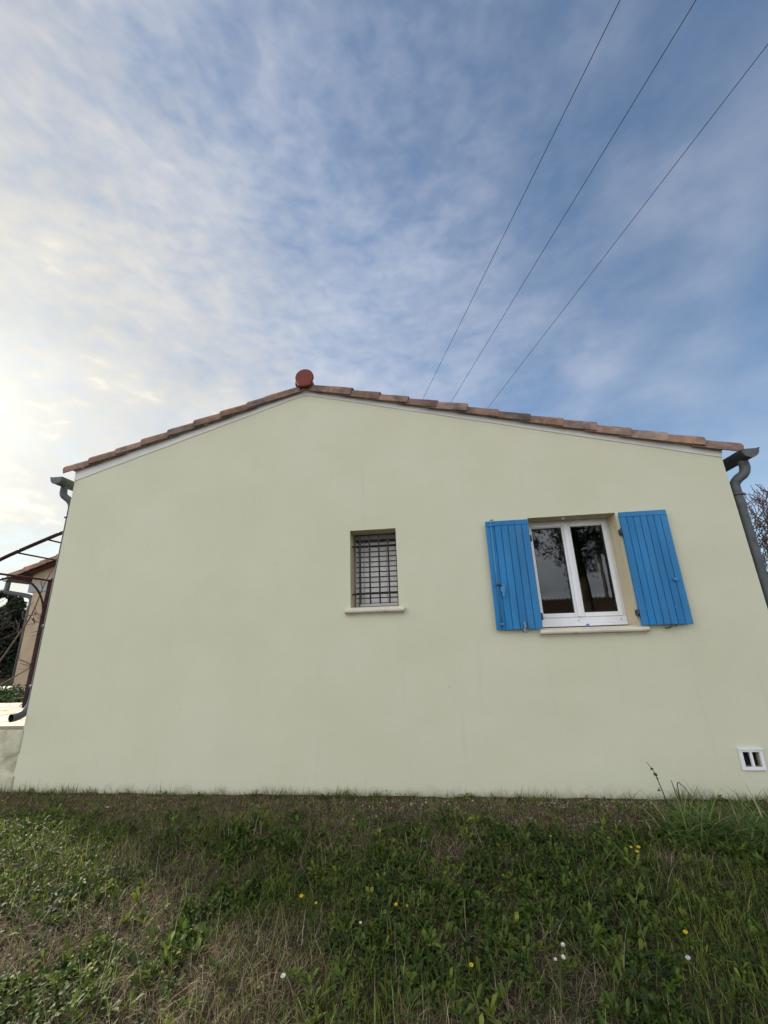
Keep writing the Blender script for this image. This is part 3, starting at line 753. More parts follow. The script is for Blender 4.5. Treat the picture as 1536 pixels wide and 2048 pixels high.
def bare_tree(name, base, h, r, label, bark, depth=4, stems=1, minr=.004, spread=.5, lean=(0, 0)):
    e = empty(name, base, label, 'tree'); tr = MB(); br = MB(); B = Vector(base)
    for s in range(stems):
        d = Vector((random.gauss(0, .12) + lean[0], random.gauss(0, .12) + lean[1], 1)); L = h * random.uniform(.35, .45)
        pts = [B - Vector((0, 0, .1)), B + d * L * .5, B + d * L]; tr.tube(pts, [r, r * .85, r * .7], 9, False)
        for k in range(6):
            a = random.uniform(0, 6.28); q = B + d * L * random.uniform(.45, 1)
            branch(br, q, Vector((math.cos(a) * .6, math.sin(a) * .6, .8)), h * random.uniform(.28, .38), r * .5, depth, spread, .1, .15, (2, 4), minr)
    tr.build('trunk', bark, e, True); br.build('branches', bark, e, True); return e
def leaf_cloud(name, pts, size, cols, m, parent, aspect=.45, droop=0.0):
    n = len(pts); P = np.asarray(pts); a = rng.normal(size=(n, 3)); a[:, 2] -= droop; a /= np.linalg.norm(a, axis=1)[:, None]
    b = np.cross(a, rng.normal(size=(n, 3))); b /= np.linalg.norm(b, axis=1)[:, None]; s = size * rng.uniform(.6, 1.4, n)[:, None]
    V = np.stack([P - a * s, P + b * s * aspect, P + a * s, P - b * s * aspect], 1).reshape(-1, 3); c = np.repeat(cols, 4, 0)
    return npmesh(name, V, np.arange(4 * n).reshape(n, 4), c, m, parent)
def npmesh(name, V, F, C, m, parent=None, smooth=False):
    off = np.array(wl(parent)) if parent else 0
    V = np.asarray(V, np.float32) - off; F = np.asarray(F, np.int32); k = F.shape[1]; me = bpy.data.meshes.new(name)
    me.vertices.add(len(V)); me.vertices.foreach_set('co', V.astype(np.float32).ravel())
    me.loops.add(F.size); me.loops.foreach_set('vertex_index', F.ravel())
    me.polygons.add(len(F)); me.polygons.foreach_set('loop_start', np.arange(0, F.size, k, dtype=np.int32)); me.polygons.foreach_set('loop_total', np.full(len(F), k, np.int32))
    if smooth: me.polygons.foreach_set('use_smooth', np.ones(len(F), bool))
    me.update(calc_edges=True)
    at = me.color_attributes.new('Col', 'FLOAT_COLOR', 'POINT'); at.data.foreach_set('color', np.concatenate([C, np.ones((len(C), 1))], 1).astype(np.float32).ravel())
    me.materials.append(MATS[m]); o = bpy.data.objects.new(name, me); COL.objects.link(o)
    if parent: o.parent = parent
    return o
def conifer(name, base, h, rad, label, n=7000, col=(.034, .048, .026), size=.085, cone=.75, group=None):
    e = empty(name, base, label, 'tree', group)
    tube('trunk', [(base[0], base[1], base[2] - .1), (base[0] + .03, base[1], base[2] + h * .5), (base[0], base[1], base[2] + h * .93)], [.10 * h / 3, .06 * h / 3, .015], 'bark_brown', e, 8)
    K = 60; t = rng.random(K) ** .8; ang = rng.random(K) * 6.283; pr = rad * np.clip((1 - t) ** cone * 1.15, .1, 1) * rng.uniform(.5, 1.0, K)
    cx = np.stack([pr * np.cos(ang), pr * np.sin(ang), .08 * h + t * h * .92], 1); k = rng.integers(0, K, n)
    P = cx[k] + rng.normal(size=(n, 3)) * np.stack([np.full(n, .16 * rad), np.full(n, .16 * rad), np.full(n, .06 * h)], 1) * (1.15 - t[k])[:, None]
    P[:, 2] = np.clip(P[:, 2], .05, h * 1.05); P += np.array(base)
    cl = np.array(col) * (rng.uniform(.6, 1.5, K)[k] * rng.uniform(.7, 1.3, n))[:, None]
    leaf_cloud('crown', P, size, cl, 'dark_green_leaf', e, .3); return e
conifer('conifer_tree', (-14.9, 8.2, .45), 2.75, 1.5, 'broad dark conifer at the left edge behind the porch downpipe', 24000, cone=.45)
conifer('conifer_tree', (-13.35, 8.9, .45), 3.30, 1.0, 'dark conifer with a pointed top just left of the porch pillar', 20000, cone=.7)
conifer('conifer_tree', (-11.9, 9.6, .45), 2.9, 1.3, 'dark conifer seen in the gap between porch pillar and iron post', 16000, cone=.5)
conifer('conifer_tree', (-17.2, 9.4, .45), 2.7, 1.6, 'dark conifer furthest to the left, mostly out of view', 14000, cone=.45)
random.seed(21)
bare_tree('bare_tree', (-14.2, 6.9, .45), 3.0, .05, 'thin bare shrub sticking up above the dark conifers at left', 'bark_grey', 3, 3, .004)
random.seed(5)
def build_vine():
    e = empty('climbing_vine', (-5.72, 1.35, .6), 'leafless climbing vine with crooked branches around the pergola post', 'vine'); mb = MB()
    V3 = lambda a: Vector(a)
    def pxl(x, y, Y):
        d = CR * ((x - 768) / 800) + CU * (-(y - 1024) / 800) + CF; return CAM + d * ((Y + 4.2) / d.y)
    a = smooth_path([pxl(-60, 1400, 1.45), pxl(0, 1322, 1.45), pxl(38, 1268, 1.45), pxl(60, 1235, 1.42), pxl(74, 1205, 1.40), pxl(88, 1170, 1.36), pxl(104, 1140, 1.30)], 4)
    mb.tube(a, np.linspace(.014, .006, len(a)).tolist(), 7)
    for pa in ([(60, 1235), (61, 1218), (65, 1202)], [(62, 1232), (72, 1229), (79, 1226)], [(61, 1234), (68, 1240), (77, 1248)], [(90, 1258), (75, 1262), (63, 1265)], [(92, 1254), (80, 1266), (70, 1272)],
               [(62, 1330), (50, 1326), (40, 1318)], [(60, 1335), (48, 1334), (38, 1326)], [(64, 1328), (52, 1324), (42, 1320), (40, 1310)], [(66, 1238), (60, 1246), (64, 1250)]):
        q = smooth_path([pxl(x, y, 1.40) + Vector((0, random.gauss(0, .04), 0)) for x, y in pa], 4); mb.tube(q, np.linspace(.010, .003, len(q)).tolist(), 6)
    b = smooth_path([pxl(-40, 1395, 1.5), pxl(0, 1370, 1.5), pxl(30, 1353, 1.48), pxl(58, 1337, 1.45), pxl(72, 1332, 1.4)], 4); mb.tube(b, np.linspace(.011, .006, len(b)).tolist(), 7)
    c = smooth_path([(-5.74, 1.3, .55), (-5.71, 1.27, 1.0), (-5.74, 1.28, 1.5), (-5.70, 1.27, 2.0), (-5.66, 1.2, 2.3)], 6); mb.tube(c, np.linspace(.020, .009, len(c)).tolist(), 7)
    for k in range(16):
        q = Vector(random.choice(a[6:] + c)); branch(mb, q, Vector((random.gauss(0, 1), random.gauss(0, .5), random.gauss(.3, .6))), random.uniform(.12, .35), .006, 1, .6, .05, .3, (1, 3), .0025)
    mb.build('stem', 'bark_grey', e, True)
build_vine()
def build_ivy():
    e = empty('ivy_shrub', (-6.9, 2.2, .5), 'low dark green shrub in the bed behind the terrace', 'shrub')
    n = 9000; k = rng.integers(0, 26, n); cx = np.stack([rng.uniform(-8.6, -5.0, 26), rng.uniform(1.95, 2.75, 26), rng.uniform(.50, .60, 26)], 1)
    P = cx[k] + rng.normal(size=(n, 3)) * [.20, .14, .07]; P[:, 2] = np.maximum(P[:, 2], .47)
    cl = np.array([.03, .055, .018]) * (rng.uniform(.5, 1.6, 26)[k] * rng.uniform(.6, 1.4, n))[:, None]
    leaf_cloud('foliage', P, .028, cl, 'dark_green_leaf', e, .6)
build_ivy()
random.seed(33)
bare_tree('bare_tree', (9.75, 8.3, -.02), 5.0, .075, 'leafless reddish tree behind the right downpipe', 'bark_red', 4, 2, .009, .5, (-.03, 0))
def build_hedge():
    e = empty('brown_hedge', (9.6, 8.8, 0), 'rust brown hedge below the bare tree at the right edge', 'hedge')
    n = 9000; P = np.stack([rng.uniform(7.2, 14, n), rng.normal(9.0, .35, n), 0 * rng.random(n)], 1); P[:, 2] = rng.random(n) ** .7 * (2.55 + .5 * vnoise(P[:, 0], P[:, 1], 1.4, 2))
    cl = np.array([.085, .038, .022]) * rng.uniform(.5, 1.6, n)[:, None]; leaf_cloud('foliage', P, .07, cl, 'dark_green_leaf', e, .5)
    mb = MB()
    for k in range(40):
        branch(mb, Vector((random.uniform(7.2, 14), 9 + random.gauss(0, .2), 0)), Vector((0, 0, 1)), 1.6, .02, 2, .4, .1, .12, (1, 3), .004)
    mb.build('branches', 'bark_red', e, True)
build_hedge()

# ------------------------------------------------------------------ overhead wires and their poles
def pix(x, y): return (CR * ((x - 768) / 800) + CU * (-(y - 1024) / 800) + CF)
def wires():
    vd = pix(589, 1318).normalized(); ends = []
    for (x, y), lab in (((1240, 0), 'thin black overhead wire nearest the ridge, leftmost of three'), ((1392, 0), 'thin black overhead wire, middle one of three above the roof'), ((1536, 88), 'thin black overhead wire, rightmost of three above the roof')):
        d = pix(x, y); A = CAM + d * ((9.0 - CAM.z) / d.z); pts = []
        for k in range(41):
            t = -30 + 75 * k / 40; p = A + vd * t
            pts.append(p + Vector((0, 0, .0006 * max(0, t - 14) ** 2 * .6 + .0016 * max(0, -t - 4) ** 2)))
        o = tube('overhead_wire', pts, .0052, 'cable', None, 6); tag(o, lab, 'wire', 'overhead wires above the roof'); ends.append((pts[0], pts[-1]))
    for j, lab in ((0, 'wooden utility pole with crossarm in the garden behind the viewer'), (1, 'wooden utility pole with crossarm far behind the house')):
        c = ends[1][j]; g = float(gz(c.x, c.y)); e = empty('utility_pole', (c.x, c.y, g), lab, 'pole')
        tube('pole', [(c.x, c.y, g - .3), (c.x, c.y, c.z + .15)], [.15, .10], 'pole_wood', e, 12)
        a, b = ends[0][j], ends[2][j]; dr = (b - a).normalized(); a2, b2 = a - dr * .2, b + dr * .2
        tube('crossarm', [a2 + Vector((0, 0, -.16)), b2 + Vector((0, 0, -.16))], .06, 'pole_wood', e, 8)
        for k in range(3):
            p = ends[k][j]; tube('insulator', [p + Vector((0, 0, -.11)), p + Vector((0, 0, -.03)), p + Vector((0, 0, .01))], [.03, .045, .02], 'ceramic', e, 10)
wires()

# ------------------------------------------------------------------ behind the viewer, seen mirrored in the window
def pine(base, h, label, blobs, n=16000):
    e = empty('pine_tree', base, label, 'tree', 'pines mirrored in the window'); B = Vector(base); mb = MB()
    tp = smooth_path([B - Vector((0, 0, .2)), B + Vector((.1, .05, h * .35)), B + Vector((-.05, 0, h * .7)), B + Vector((.1, 0, h))], 4)
    mb.tube(tp, np.linspace(.22, .05, len(tp)).tolist(), 10); mb.build('trunk', 'bark_brown', e, True)
    lb = MB()
    P = []; C = []
    for (dx, dy, z, r) in blobs:
        q = Vector((B.x + dx, B.y + dy, z)); st = B + Vector((0, 0, max(1.0, z - B.z - .5 * math.hypot(dx, dy) - .2)))
        lb.tube(smooth_path([st, st.lerp(q, .5) + Vector((0, 0, .15)), q], 3), np.linspace(.07, .025, 7).tolist(), 6)
        m = int(n * r * r / sum(b[3] ** 2 for b in blobs)); kk = 16
        c = rng.normal(size=(kk, 3)) * [.55, .55, .38] * r + np.array(q); i = rng.integers(0, kk, m)
        P.append(c[i] + rng.normal(size=(m, 3)) * r * .17); C.append(np.array([.035, .055, .022]) * (rng.uniform(.6, 1.5, kk)[i] * rng.uniform(.7, 1.3, m))[:, None])
    lb.build('limbs', 'bark_brown', e, True); leaf_cloud('crown', np.concatenate(P), .10, np.concatenate(C), 'dark_green_leaf', e, .16)
pine((2.7, -12.2, -1.15), 9.5, 'tall pine reflected in the left window pane', [(.7, .2, 4.4, .75), (.2, .5, 4.3, .9), (-.8, .3, 4.6, 1.0), (.3, 0, 5.6, 1.3), (-1, 0, 6.2, 1.3), (.8, -.6, 7.0, 1.3), (-.2, .2, 8.0, 1.2)])
pine((6.0, -12.4, -1.15), 10.0, 'tall pine reflected in the right window pane', [(-.1, .4, 3.8, .75), (.3, .2, 4.4, .9), (-.3, .3, 5.0, 1.0), (.75, 0, 4.9, .9), (0, -.3, 5.8, 1.3), (1.2, 0, 6.4, 1.3), (-.7, .3, 6.6, 1.1), (.2, .2, 7.8, 1.4)])
def neighbour():
    e = empty('neighbour_house', (8, -19.5, -1.4), 'low tiled house across the garden, reflected in the window', 'house')
    x0, x1, y0, y1 = 2.2, 15.0, -23.5, -16.4; ze = 1.25; ym = (y0 + y1) / 2; zr = 2.95
    box('wall', x0 + .3, x1 - .3, y0 + .3, y1 - .3, -1.5, ze - .02, 'plaster_far', e)
    m = MB(); m.poly([(x0, y1, ze), (x1, y1, ze), (x1 - 1.0, ym, zr), (x0 + 3.2, ym, zr)]); m.poly([(x1, y0, ze), (x0, y0, ze), (x0 + 3.2, ym, zr), (x1 - 1.0, ym, zr)]); m.poly([(x0, y0, ze), (x0, y1, ze), (x0 + 3.2, ym, zr)]); m.poly([(x1, y1, ze), (x1, y0, ze), (x1 - 1, ym, zr)]); m.poly([(x0, y1, ze), (x0, y0, ze), (x1, y0, ze), (x1, y1, ze)])
    rf = m.build('roof', 'tile_far', e)
    V = []; F = []; s = math.atan2(zr - ze, y1 - ym)
    b = MB()
    for k in range(56):
        x = x0 + .3 + k * .225
        if x > x1 - .3: break
        f = min(1, max(0, (x - x0) / 3.2)); f = min(f, (x1 - x) / 1.0); p = Vector((x, y1 + .04, ze + .02)); q = Vector((x, y1 + (ym - y1) * f, ze + (zr - ze) * f + .02)); b.tube([p, q], .085, 6, True)
    o = b.build('tile_rows', 'tile_far', rf, True); o['kind'] = 'stuff'
    for xx in (5.2, 8.6, 12.0):
        wd = box('window', xx, xx + 1.0, y1 - .305, y1 - .27, -.5, .7, 'pvc_white', e, .01); box('pane', xx + .07, xx + .93, y1 - .269, y1 - .262, -.43, .63, 'gasket', wd)
neighbour()

# ------------------------------------------------------------------ plant cover
def blades(name, x, y, L, Wd, C, m, lean=.35, flat=0.0, seg=3, parent=None, z0=None, dirs=None, smooth=True):
    n = len(x); z = gz(x, y) if z0 is None else z0
    th = rng.uniform(0, 6.283, n) if dirs is None else dirs
    d = np.stack([np.cos(th), np.sin(th), np.zeros(n)], 1); side = np.stack([-np.sin(th), np.cos(th), np.zeros(n)], 1)
    tw = rng.normal(0, .5, n); side = side * np.cos(tw)[:, None] + d * np.sin(tw)[:, None]
    ln = np.clip(rng.normal(lean, .28, n), .02, 1.25)[:, None] + flat; base = np.stack([x, y, z - .004], 1); rows = []
    for k in range(seg + 1):
        t = k / seg; hor = L[:, None] * (t * .35 + t * t * .65) * np.sin(ln * 1.15); ver = L[:, None] * (t * np.cos(ln * .8) - .35 * t * t * ln); ver = np.maximum(ver, .004 * t)
        p = base + d * hor; p[:, 2] += ver[:, 0]; w = Wd[:, None] * (1 - t ** 1.6) * .5
        if k < seg: rows += [p - side * w, p + side * w]
        else: rows += [p]
    V = np.stack(rows, 1); nv = V.shape[1]; b = (np.arange(n) * nv)[:, None]; F = []
    for k in range(seg - 1):
        a = 2 * k; F += [np.concatenate([b + a, b + a + 1, b + a + 3], 1), np.concatenate([b + a, b + a + 3, b + a + 2], 1)]
    a = 2 * (seg - 1); F += [np.concatenate([b + a, b + a + 1, b + a + 2], 1)]
    sh = np.repeat(C, nv, 0)
    return npmesh(name, V.reshape(-1, 3), np.concatenate(F, 0), sh, m, parent, smooth)
def leaves(name, x, y, z, L, Wd, th, el, C, m, parent=None):
    """lance-shaped leaves, folded along the middle"""
    n = len(x); d = np.stack([np.cos(th) * np.cos(el), np.sin(th) * np.cos(el), np.sin(el)], 1); side = np.stack([-np.sin(th), np.cos(th), np.zeros(n)], 1); up = np.cross(d, side)
    side = side + up * rng.normal(0, .25, n)[:, None]; base = np.stack([x, y, z], 1); rows = []
    for t, w, c in ((0, .10, 0), (.35, .75, .05), (.68, 1.0, .03)):
        p = base + d * (L * t)[:, None] + up * (L * c * -1)[:, None]; ww = (Wd * w * .5)[:, None]; rows += [p - side * ww - up * ww * -.25, p, p + side * ww - up * ww * -.25]
    p = base + d * L[:, None]; p[:, 2] -= L * .16; rows += [p]; V = np.stack(rows, 1); nv = 10; b = (np.arange(n) * nv)[:, None]; F = []
    for a in (0, 3):
        for s in (0, 1): F += [np.concatenate([b + a + s, b + a + s + 1, b + a + s + 4], 1), np.concatenate([b + a + s, b + a + s + 4, b + a + s + 3], 1)]
    F += [np.concatenate([b + 6, b + 7, b + 9], 1), np.concatenate([b + 7, b + 8, b + 9], 1)]
    return npmesh(name, V.reshape(-1, 3), np.concatenate(F, 0), np.repeat(C, nv, 0), m, parent, False)
def masks(x, y):
    n = vnoise(x + 20, y + 20, 2.2, 3); n2 = vnoise(x * 1.0 + 70, y + 5, 1.1, 3); n3 = vnoise(x + 3, y + 50, 4.5, 2)
    shelf = sstep(-.78, -.40, y + (n - .5) * .55 + (n3 - .5) * .2)               # thin brown strip at the wall foot
    dry = sstep(.52, .68, n * .55 + n2 * .5 + .13 * sstep(.3, -1.6, x) * sstep(-.8, -1.7, y) - .06 * sstep(.0, 1.2, x))
    return shelf, dry * (1 - shelf)
def scatter(n, x0=-6.2, x1=4.6, y0=-3.9, y1=-.012, near=True):
    y = y1 - (y1 - y0) * rng.random(n); x = rng.uniform(x0, x1, n); return x, y
def colmix(n, cols, wts, var=.38):
    k = rng.choice(len(cols), n, p=np.array(wts) / sum(wts)); return np.array(cols)[k] * rng.uniform(1 - var, 1 + var, n)[:, None]
def plant_cover():
    G = [(.118, .165, .022), (.165, .205, .030), (.064, .108, .016), (.240, .225, .055)]
    S = [(.33, .265, .165), (.42, .355, .235), (.25, .185, .110), (.18, .125, .08)]
    # green grass
    x, y = scatter(190000); sh, dr = masks(x, y); keep = rng.random(len(x)) < (1 - sh * .72) * (1 - dr * .65) * (1 - .62 * (1 - sh) * sstep(.36, .58, vnoise(x + 7, y + 60, 1.8, 2))); x, y = x[keep], y[keep]; n = len(x); sh, dr = masks(x, y)
    L = rng.gamma(4, .016, n) * (1 - .45 * sh) + .012; tag(blades('grass', x, y, L, rng.uniform(.0022, .0048, n), colmix(n, G, [4, 4, 3, 2]), 'grass', .55), 'short green grass growing over the bank in front of the wall', 'grass', kind='stuff')
    # straw, dead blades
    x, y = scatter(210000); sh, dr = masks(x, y); keep = rng.random(len(x)) < np.clip(.06 + .85 * dr + .55 * sh, 0, 1); x, y = x[keep], y[keep]; n = len(x); sh, dr = masks(x, y)
    L = rng.gamma(4, .018, n) * (1 - .5 * sh) + .012; tag(blades('dry_grass', x, y, L, rng.uniform(.0016, .0034, n), colmix(n, S, [4, 2, 4, 3], .3), 'straw', .75, .18), 'dry straw coloured grass in patches on the bank', 'grass', kind='stuff')
    # long dry stalks
    x, y = scatter(2600); sh, dr = masks(x, y); keep = rng.random(len(x)) < np.clip(.25 + .7 * dr - .2 * sh, 0, 1); x, y = x[keep], y[keep]; n = len(x)
    tag(blades('dry_stalks', x, y, rng.uniform(.12, .30, n), rng.uniform(.0018, .0030, n), colmix(n, [(.36, .31, .21), (.28, .25, .15), (.24, .27, .13)], [3, 3, 2]), 'straw', .55, 0, 5), 'long pale dry grass stalks scattered over the bank', 'grass', kind='stuff')
    # broad-leaved weeds in rosettes
    x, y = scatter(19000); sh, dr = masks(x, y); keep = rng.random(len(x)) < np.clip((1 - sh * .97) * (1 - dr * .85) * (.25 + 1.1 * sstep(.34, .6, vnoise(x + 7, y + 60, 1.8, 2))), 0, 1); x, y = x[keep], y[keep]; n = len(x)
    k = rng.integers(6, 11, n); X = np.repeat(x, k); Y = np.repeat(y, k); n2 = len(X); sz = np.repeat(rng.uniform(.6, 1.35, n), k); th = rng.uniform(0, 6.283, n2); el = rng.uniform(.0, 1.0, n2)
    cc = np.repeat(colmix(n, [(.058, .100, .015), (.090, .142, .020), (.155, .195, .030), (.036, .062, .017)], [4, 4, 2, 3]), k, 0) * rng.uniform(.8, 1.2, n2)[:, None]
    tag(leaves('weeds', X + rng.normal(0, .008, n2), Y + rng.normal(0, .008, n2), gz(X, Y) + rng.uniform(0, .022, n2), rng.uniform(.028, .072, n2) * sz, rng.uniform(.010, .020, n2) * sz, th, el, cc, 'grass'), 'low dark green broad-leaved weeds covering the bank', 'weeds', kind='stuff')
    # small round leaves near the ground
    x, y = scatter(90000); sh, dr = masks(x, y); keep = rng.random(len(x)) < (1 - sh * .95) * (1 - dr * .8); x, y = x[keep], y[keep]; n = len(x)
    tag(leaves('ground_cover', x, y, gz(x, y) + rng.uniform(.003, .05, n), rng.uniform(.012, .028, n), rng.uniform(.009, .017, n), rng.uniform(0, 6.283, n), rng.uniform(-.2, .7, n), colmix(n, [(.046, .088, .016), (.068, .120, .020), (.036, .066, .018)], [3, 3, 3]), 'grass'), 'tiny leaved ground cover between the grass on the bank', 'weeds', kind='stuff')
    # tufts against the wall foot
    xs = []; ys = []; Ls = []
    for k in range(270):
        cx = rng.uniform(-6, 4.5); m = rng.integers(3, 14); xs += list(cx + rng.normal(0, .035, m)); ys += list(rng.uniform(-.055, -.015, m)); Ls += list(rng.uniform(.035, .15, m) * rng.uniform(.4, 1.15))
    x = np.array(xs); y = np.array(ys); n = len(x)
    th = np.where(rng.random(n) < .5, rng.normal(0, .5, n), math.pi + rng.normal(0, .5, n)); th = np.where(np.sin(th) > 0, -th, th)
    tag(blades('wall_grass', x, y, np.array(Ls), rng.uniform(.0035, .0065, n), colmix(n, G + [(.13, .12, .05)], [3, 4, 2, 3, 3]), 'grass', .45, 0, 5, dirs=th), 'sparse upright grass blades along the foot of the wall', 'grass', kind='stuff')
    # thick litter of straw on the brown strip
    x, y = scatter(80000, y0=-1.0); sh, dr = masks(x, y); keep = rng.random(len(x)) < sh * .95; x, y = x[keep], y[keep]; n = len(x)
    tag(blades('straw_litter', x, y, rng.uniform(.02, .065, n), rng.uniform(.0016, .0032, n), colmix(n, [(.27, .17, .115), (.36, .26, .18), (.15, .085, .06), (.46, .39, .29), (.10, .06, .045)], [4, 2.5, 3, 1.4, 2], .3), 'straw', 1.05, .25), 'flattened brown straw litter along the wall foot', 'litter', kind='stuff')
    # green tufts scattered on the brown strip
    k = 420; cx = rng.uniform(-6, 4.5, k); cy = -rng.uniform(.04, .75, k); m = rng.integers(10, 46, k); X = np.repeat(cx, m) + rng.normal(0, .024, m.sum()); Y = np.minimum(np.repeat(cy, m) + rng.normal(0, .020, m.sum()), -.015); n = len(X)
    tag(blades('grass_tufts', X, Y, np.repeat(rng.uniform(.6, 1.3, k), m) * rng.uniform(.02, .075, n), rng.uniform(.0025, .005, n), colmix(n, G, [3, 4, 2, 3]), 'grass', .7, 0, 4), 'small green grass tufts dotted over the brown strip', 'grass', kind='stuff')
    # gravel
    n = 2600; x = np.concatenate([rng.uniform(-6, 4.4, 1300), rng.normal(1.0, .8, 1300)]); y = -.06 - np.abs(rng.normal(.12, .28, n)); sh, dr = masks(x, y); keep = rng.random(n) < sh * sstep(.42, .70, vnoise(x, y * 2 + 8, 2.3, 2)); x, y = x[keep], y[keep]; n = len(x)
    u = np.array([(1, 0, 0), (-1, 0, 0), (0, 1, 0), (0, -1, 0), (0, 0, 1), (0, 0, -1)], float); s = (rng.gamma(2.0, .0020, n) + .002)[:, None, None]
    V = u[None] * s * rng.uniform(.55, 1.3, (n, 6, 1)) + rng.normal(0, .12, (n, 6, 3)) * s; V = V + np.stack([x, y, gz(x, y) + .006], 1)[:, None]
    F = np.array([(0, 2, 4), (2, 1, 4), (1, 3, 4), (3, 0, 4), (2, 0, 5), (1, 2, 5), (3, 1, 5), (0, 3, 5)]); F = (F[None] + (np.arange(n) * 6)[:, None, None]).reshape(-1, 3)
    tag(npmesh('gravel', V.reshape(-1, 3), F, np.repeat(colmix(n, [(.30, .26, .225), (.44, .41, .37), (.21, .175, .145)], [4, 2, 3]), 6, 0), 'pebble'), 'pale gravel scattered on the brown strip below the wall', 'gravel', kind='stuff')
plant_cover()

def tall_clump(cx, cy, n, spread, L0, L1, label, cols=None):
    e = empty('grass_clump', (cx, cy, float(gz(cx, cy))), label, 'grass clump', 'tall grass clumps at the right')
    x = cx + rng.normal(0, spread, n); y = np.minimum(cy + rng.normal(0, spread * .7, n), -.03)
    th = np.arctan2(y - cy, x - cx) + rng.normal(0, .7, n); th = np.where((rng.random(n) < .35), rng.normal(-1.2, .6, n), th)
    th = np.where((cy > -.5) & (np.sin(th) > .3), -th, th)
    blades('blades', x, y, rng.uniform(L0, L1, n), rng.uniform(.007, .016, n), colmix(n, cols or [(.080, .160, .030), (.120, .205, .045), (.19, .225, .08), (.32, .27, .14)], [4, 4, 2, 1.3]), 'grass', .95, 0, 7, e)
tall_clump(1.76, -.62, 330, .11, .18, .40, 'tall green grass clump with drooping blades, left one under the dead stalk')
tall_clump(2.16, -.66, 360, .15, .18, .40, 'tall green grass clump at the right edge beside the drooping one')
tall_clump(2.42, -.40, 130, .16, .07, .19, 'tall grass clump close to the wall below the vent')

# single plants and flowers
def gp(px, py):
    d = pix(px, py); z = -.02
    for _ in range(6):
        p = CAM + d * ((z - CAM.z) / d.z); z = float(gz(p.x, p.y))
    return Vector((p.x, p.y, z))
def flower(px, py, label, kind, size=.014, h=.05):
    size = size * .85
    d = pix(px, py); z = h
    for _ in range(6):
        p = CAM + d * ((z - CAM.z) / d.z); z = float(gz(p.x, p.y)) + h
    g = Vector((p.x + random.uniform(-.01, .01), p.y + .005, z - h))
    e = empty('yellow_flower' if kind == 'y' else 'white_flower', g, label, 'flower', 'yellow flowers on the bank' if kind == 'y' else 'white flowers on the bank')
    tube('stem', smooth_path([g, g.lerp(p, .5) + Vector((.004, 0, 0)), p], 3), .0014, 'stem_green', e, 5)
    mb = MB(); ax = (CAM - p).normalized() * .35 + Vector((0, 0, .9)); ax.normalize(); u = ax.orthogonal().normalized(); w = ax.cross(u)
    for ring, (cnt, rad, lift) in enumerate(((16, size, .10), (13, size * .75, .28), (9, size * .45, .42))):
        for k in range(cnt):
            a = 6.283 * (k + .5 * ring) / cnt + random.gauss(0, .08); dr = u * math.cos(a) + w * math.sin(a); sd = ax.cross(dr); L = rad * random.uniform(.85, 1.1); wd = rad * .17
            up = ax * L * (lift if kind == 'y' else lift * 2.2); mb.poly([tuple(p), tuple(p + dr * L * .6 + sd * wd + up * .6), tuple(p + dr * L + up), tuple(p + dr * L * .6 - sd * wd + up * .6)])
    mb.build('petals', 'petal_yellow' if kind == 'y' else 'petal_white', e)
    tube('calyx', [p - ax * .008, p + ax * .001], [.002, .0035], 'stem_green', e, 6)
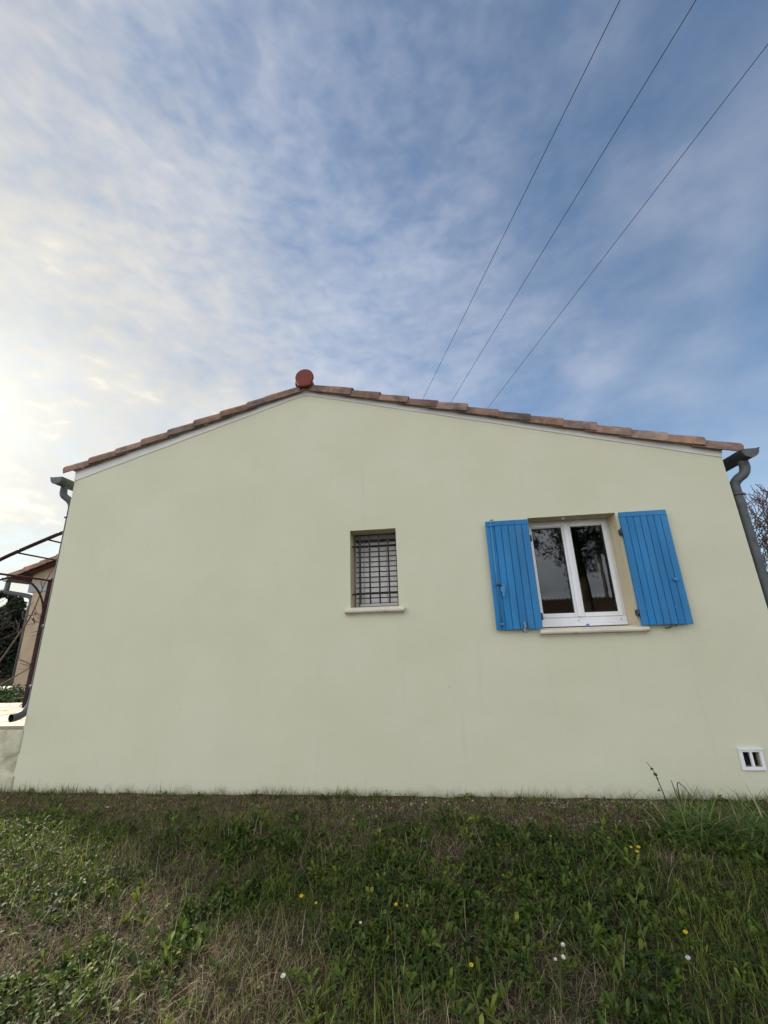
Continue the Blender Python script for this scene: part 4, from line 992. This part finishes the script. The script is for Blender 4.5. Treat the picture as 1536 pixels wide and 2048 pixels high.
for a in [(603, 1792, 'larger yellow flower of the pair left of the middle of the bank', 'y', .016), (632, 1806, 'smaller yellow flower of the pair left of the middle of the bank', 'y', .011),
          (792, 1809, 'yellow flower at the middle of the bank, below the small window', 'y', .013), (814, 1811, 'tiny yellow flower just right of the one below the small window', 'y', .008),
          (1262, 1694, 'left yellow flower of the cluster near the tall grass', 'y', .012), (1277, 1694, 'upper right yellow flower of the cluster near the tall grass', 'y', .015), (1274, 1703, 'lowest yellow flower of the cluster near the tall grass', 'y', .014),
          (1371, 1864, 'lone yellow flower low at the right, above a white flower', 'y', .014), (943, 1930, 'yellow flower nearest the bottom edge, right of centre', 'y', .014), (1101, 1672, 'faint yellow flower on the brown strip below the large window', 'y', .009),
          (1126, 1890, 'white flower, upper one of three low on the bank', 'w', .014), (1127, 1915, 'white flower, lower right one of three low on the bank', 'w', .014), (1111, 1919, 'white flower, lower left one of three low on the bank', 'w', .010),
          (1376, 1916, 'lone white flower at the lower right, below a yellow one', 'w', .014), (721, 1846, 'small white flower on the bank below the small window', 'w', .010), (566, 1952, 'pale flower among dry straw low at the left of centre', 'w', .015)]:
    flower(*a)
def dead_stalk():
    b = gp(1347, 1645); e = empty('dead_stalk', b, 'dark dried weed stalk with withered seed heads leaning against the pale wall', 'weed')
    def at(px, py, Y): d = pix(px, py); return CAM + d * ((Y + 4.2) / d.y)
    mb = MB(); q = smooth_path([b, at(1331, 1598, b.y), at(1318, 1566, b.y), at(1309, 1545, b.y), at(1293, 1524, b.y)], 5); mb.tube(q, np.linspace(.005, .0018, len(q)).tolist(), 6)
    for t in ((1342, 1560), (1352, 1576)):
        d = pix(*t); p = CAM + d * ((b.y + 4.2) / d.y); s = b + Vector((.07, .0, 0)); q2 = smooth_path([s, s.lerp(p, .5) + Vector((.012, 0, 0)), p], 5); mb.tube(q2, np.linspace(.004, .0018, len(q2)).tolist(), 5)
    d = pix(1355, 1572); p = CAM + d * ((b.y + 4.2) / d.y); s = b + Vector((.09, 0, 0)); q3 = smooth_path([s, p, p + Vector((.03, 0, .01)), p + Vector((.075, -.01, -.06)), p + Vector((.10, -.02, -.13))], 5); mb.tube(q3, np.linspace(.004, .0016, len(q3)).tolist(), 5)
    mb.build('stem', 'dead_stalk', e, True)
    for t, r, n in (((1303, 1537), .012, 14), ((1311, 1549), .014, 20), ((1315, 1558), .010, 10), ((1318, 1580), .015, 10)):
        d = pix(*t); p = CAM + d * ((b.y + 4.2) / d.y); h = MB()
        for k in range(n):
            a = Vector((random.gauss(0, 1), random.gauss(0, .6), random.gauss(0, 1))).normalized(); sd = a.orthogonal().normalized() * r * .35; o = p + a * r * .3
            h.poly([tuple(o - sd), tuple(o + a * r), tuple(o + sd), tuple(o - a * r * .4)])
        h.build('withered_leaf', 'dead_stalk', e)
dead_stalk()
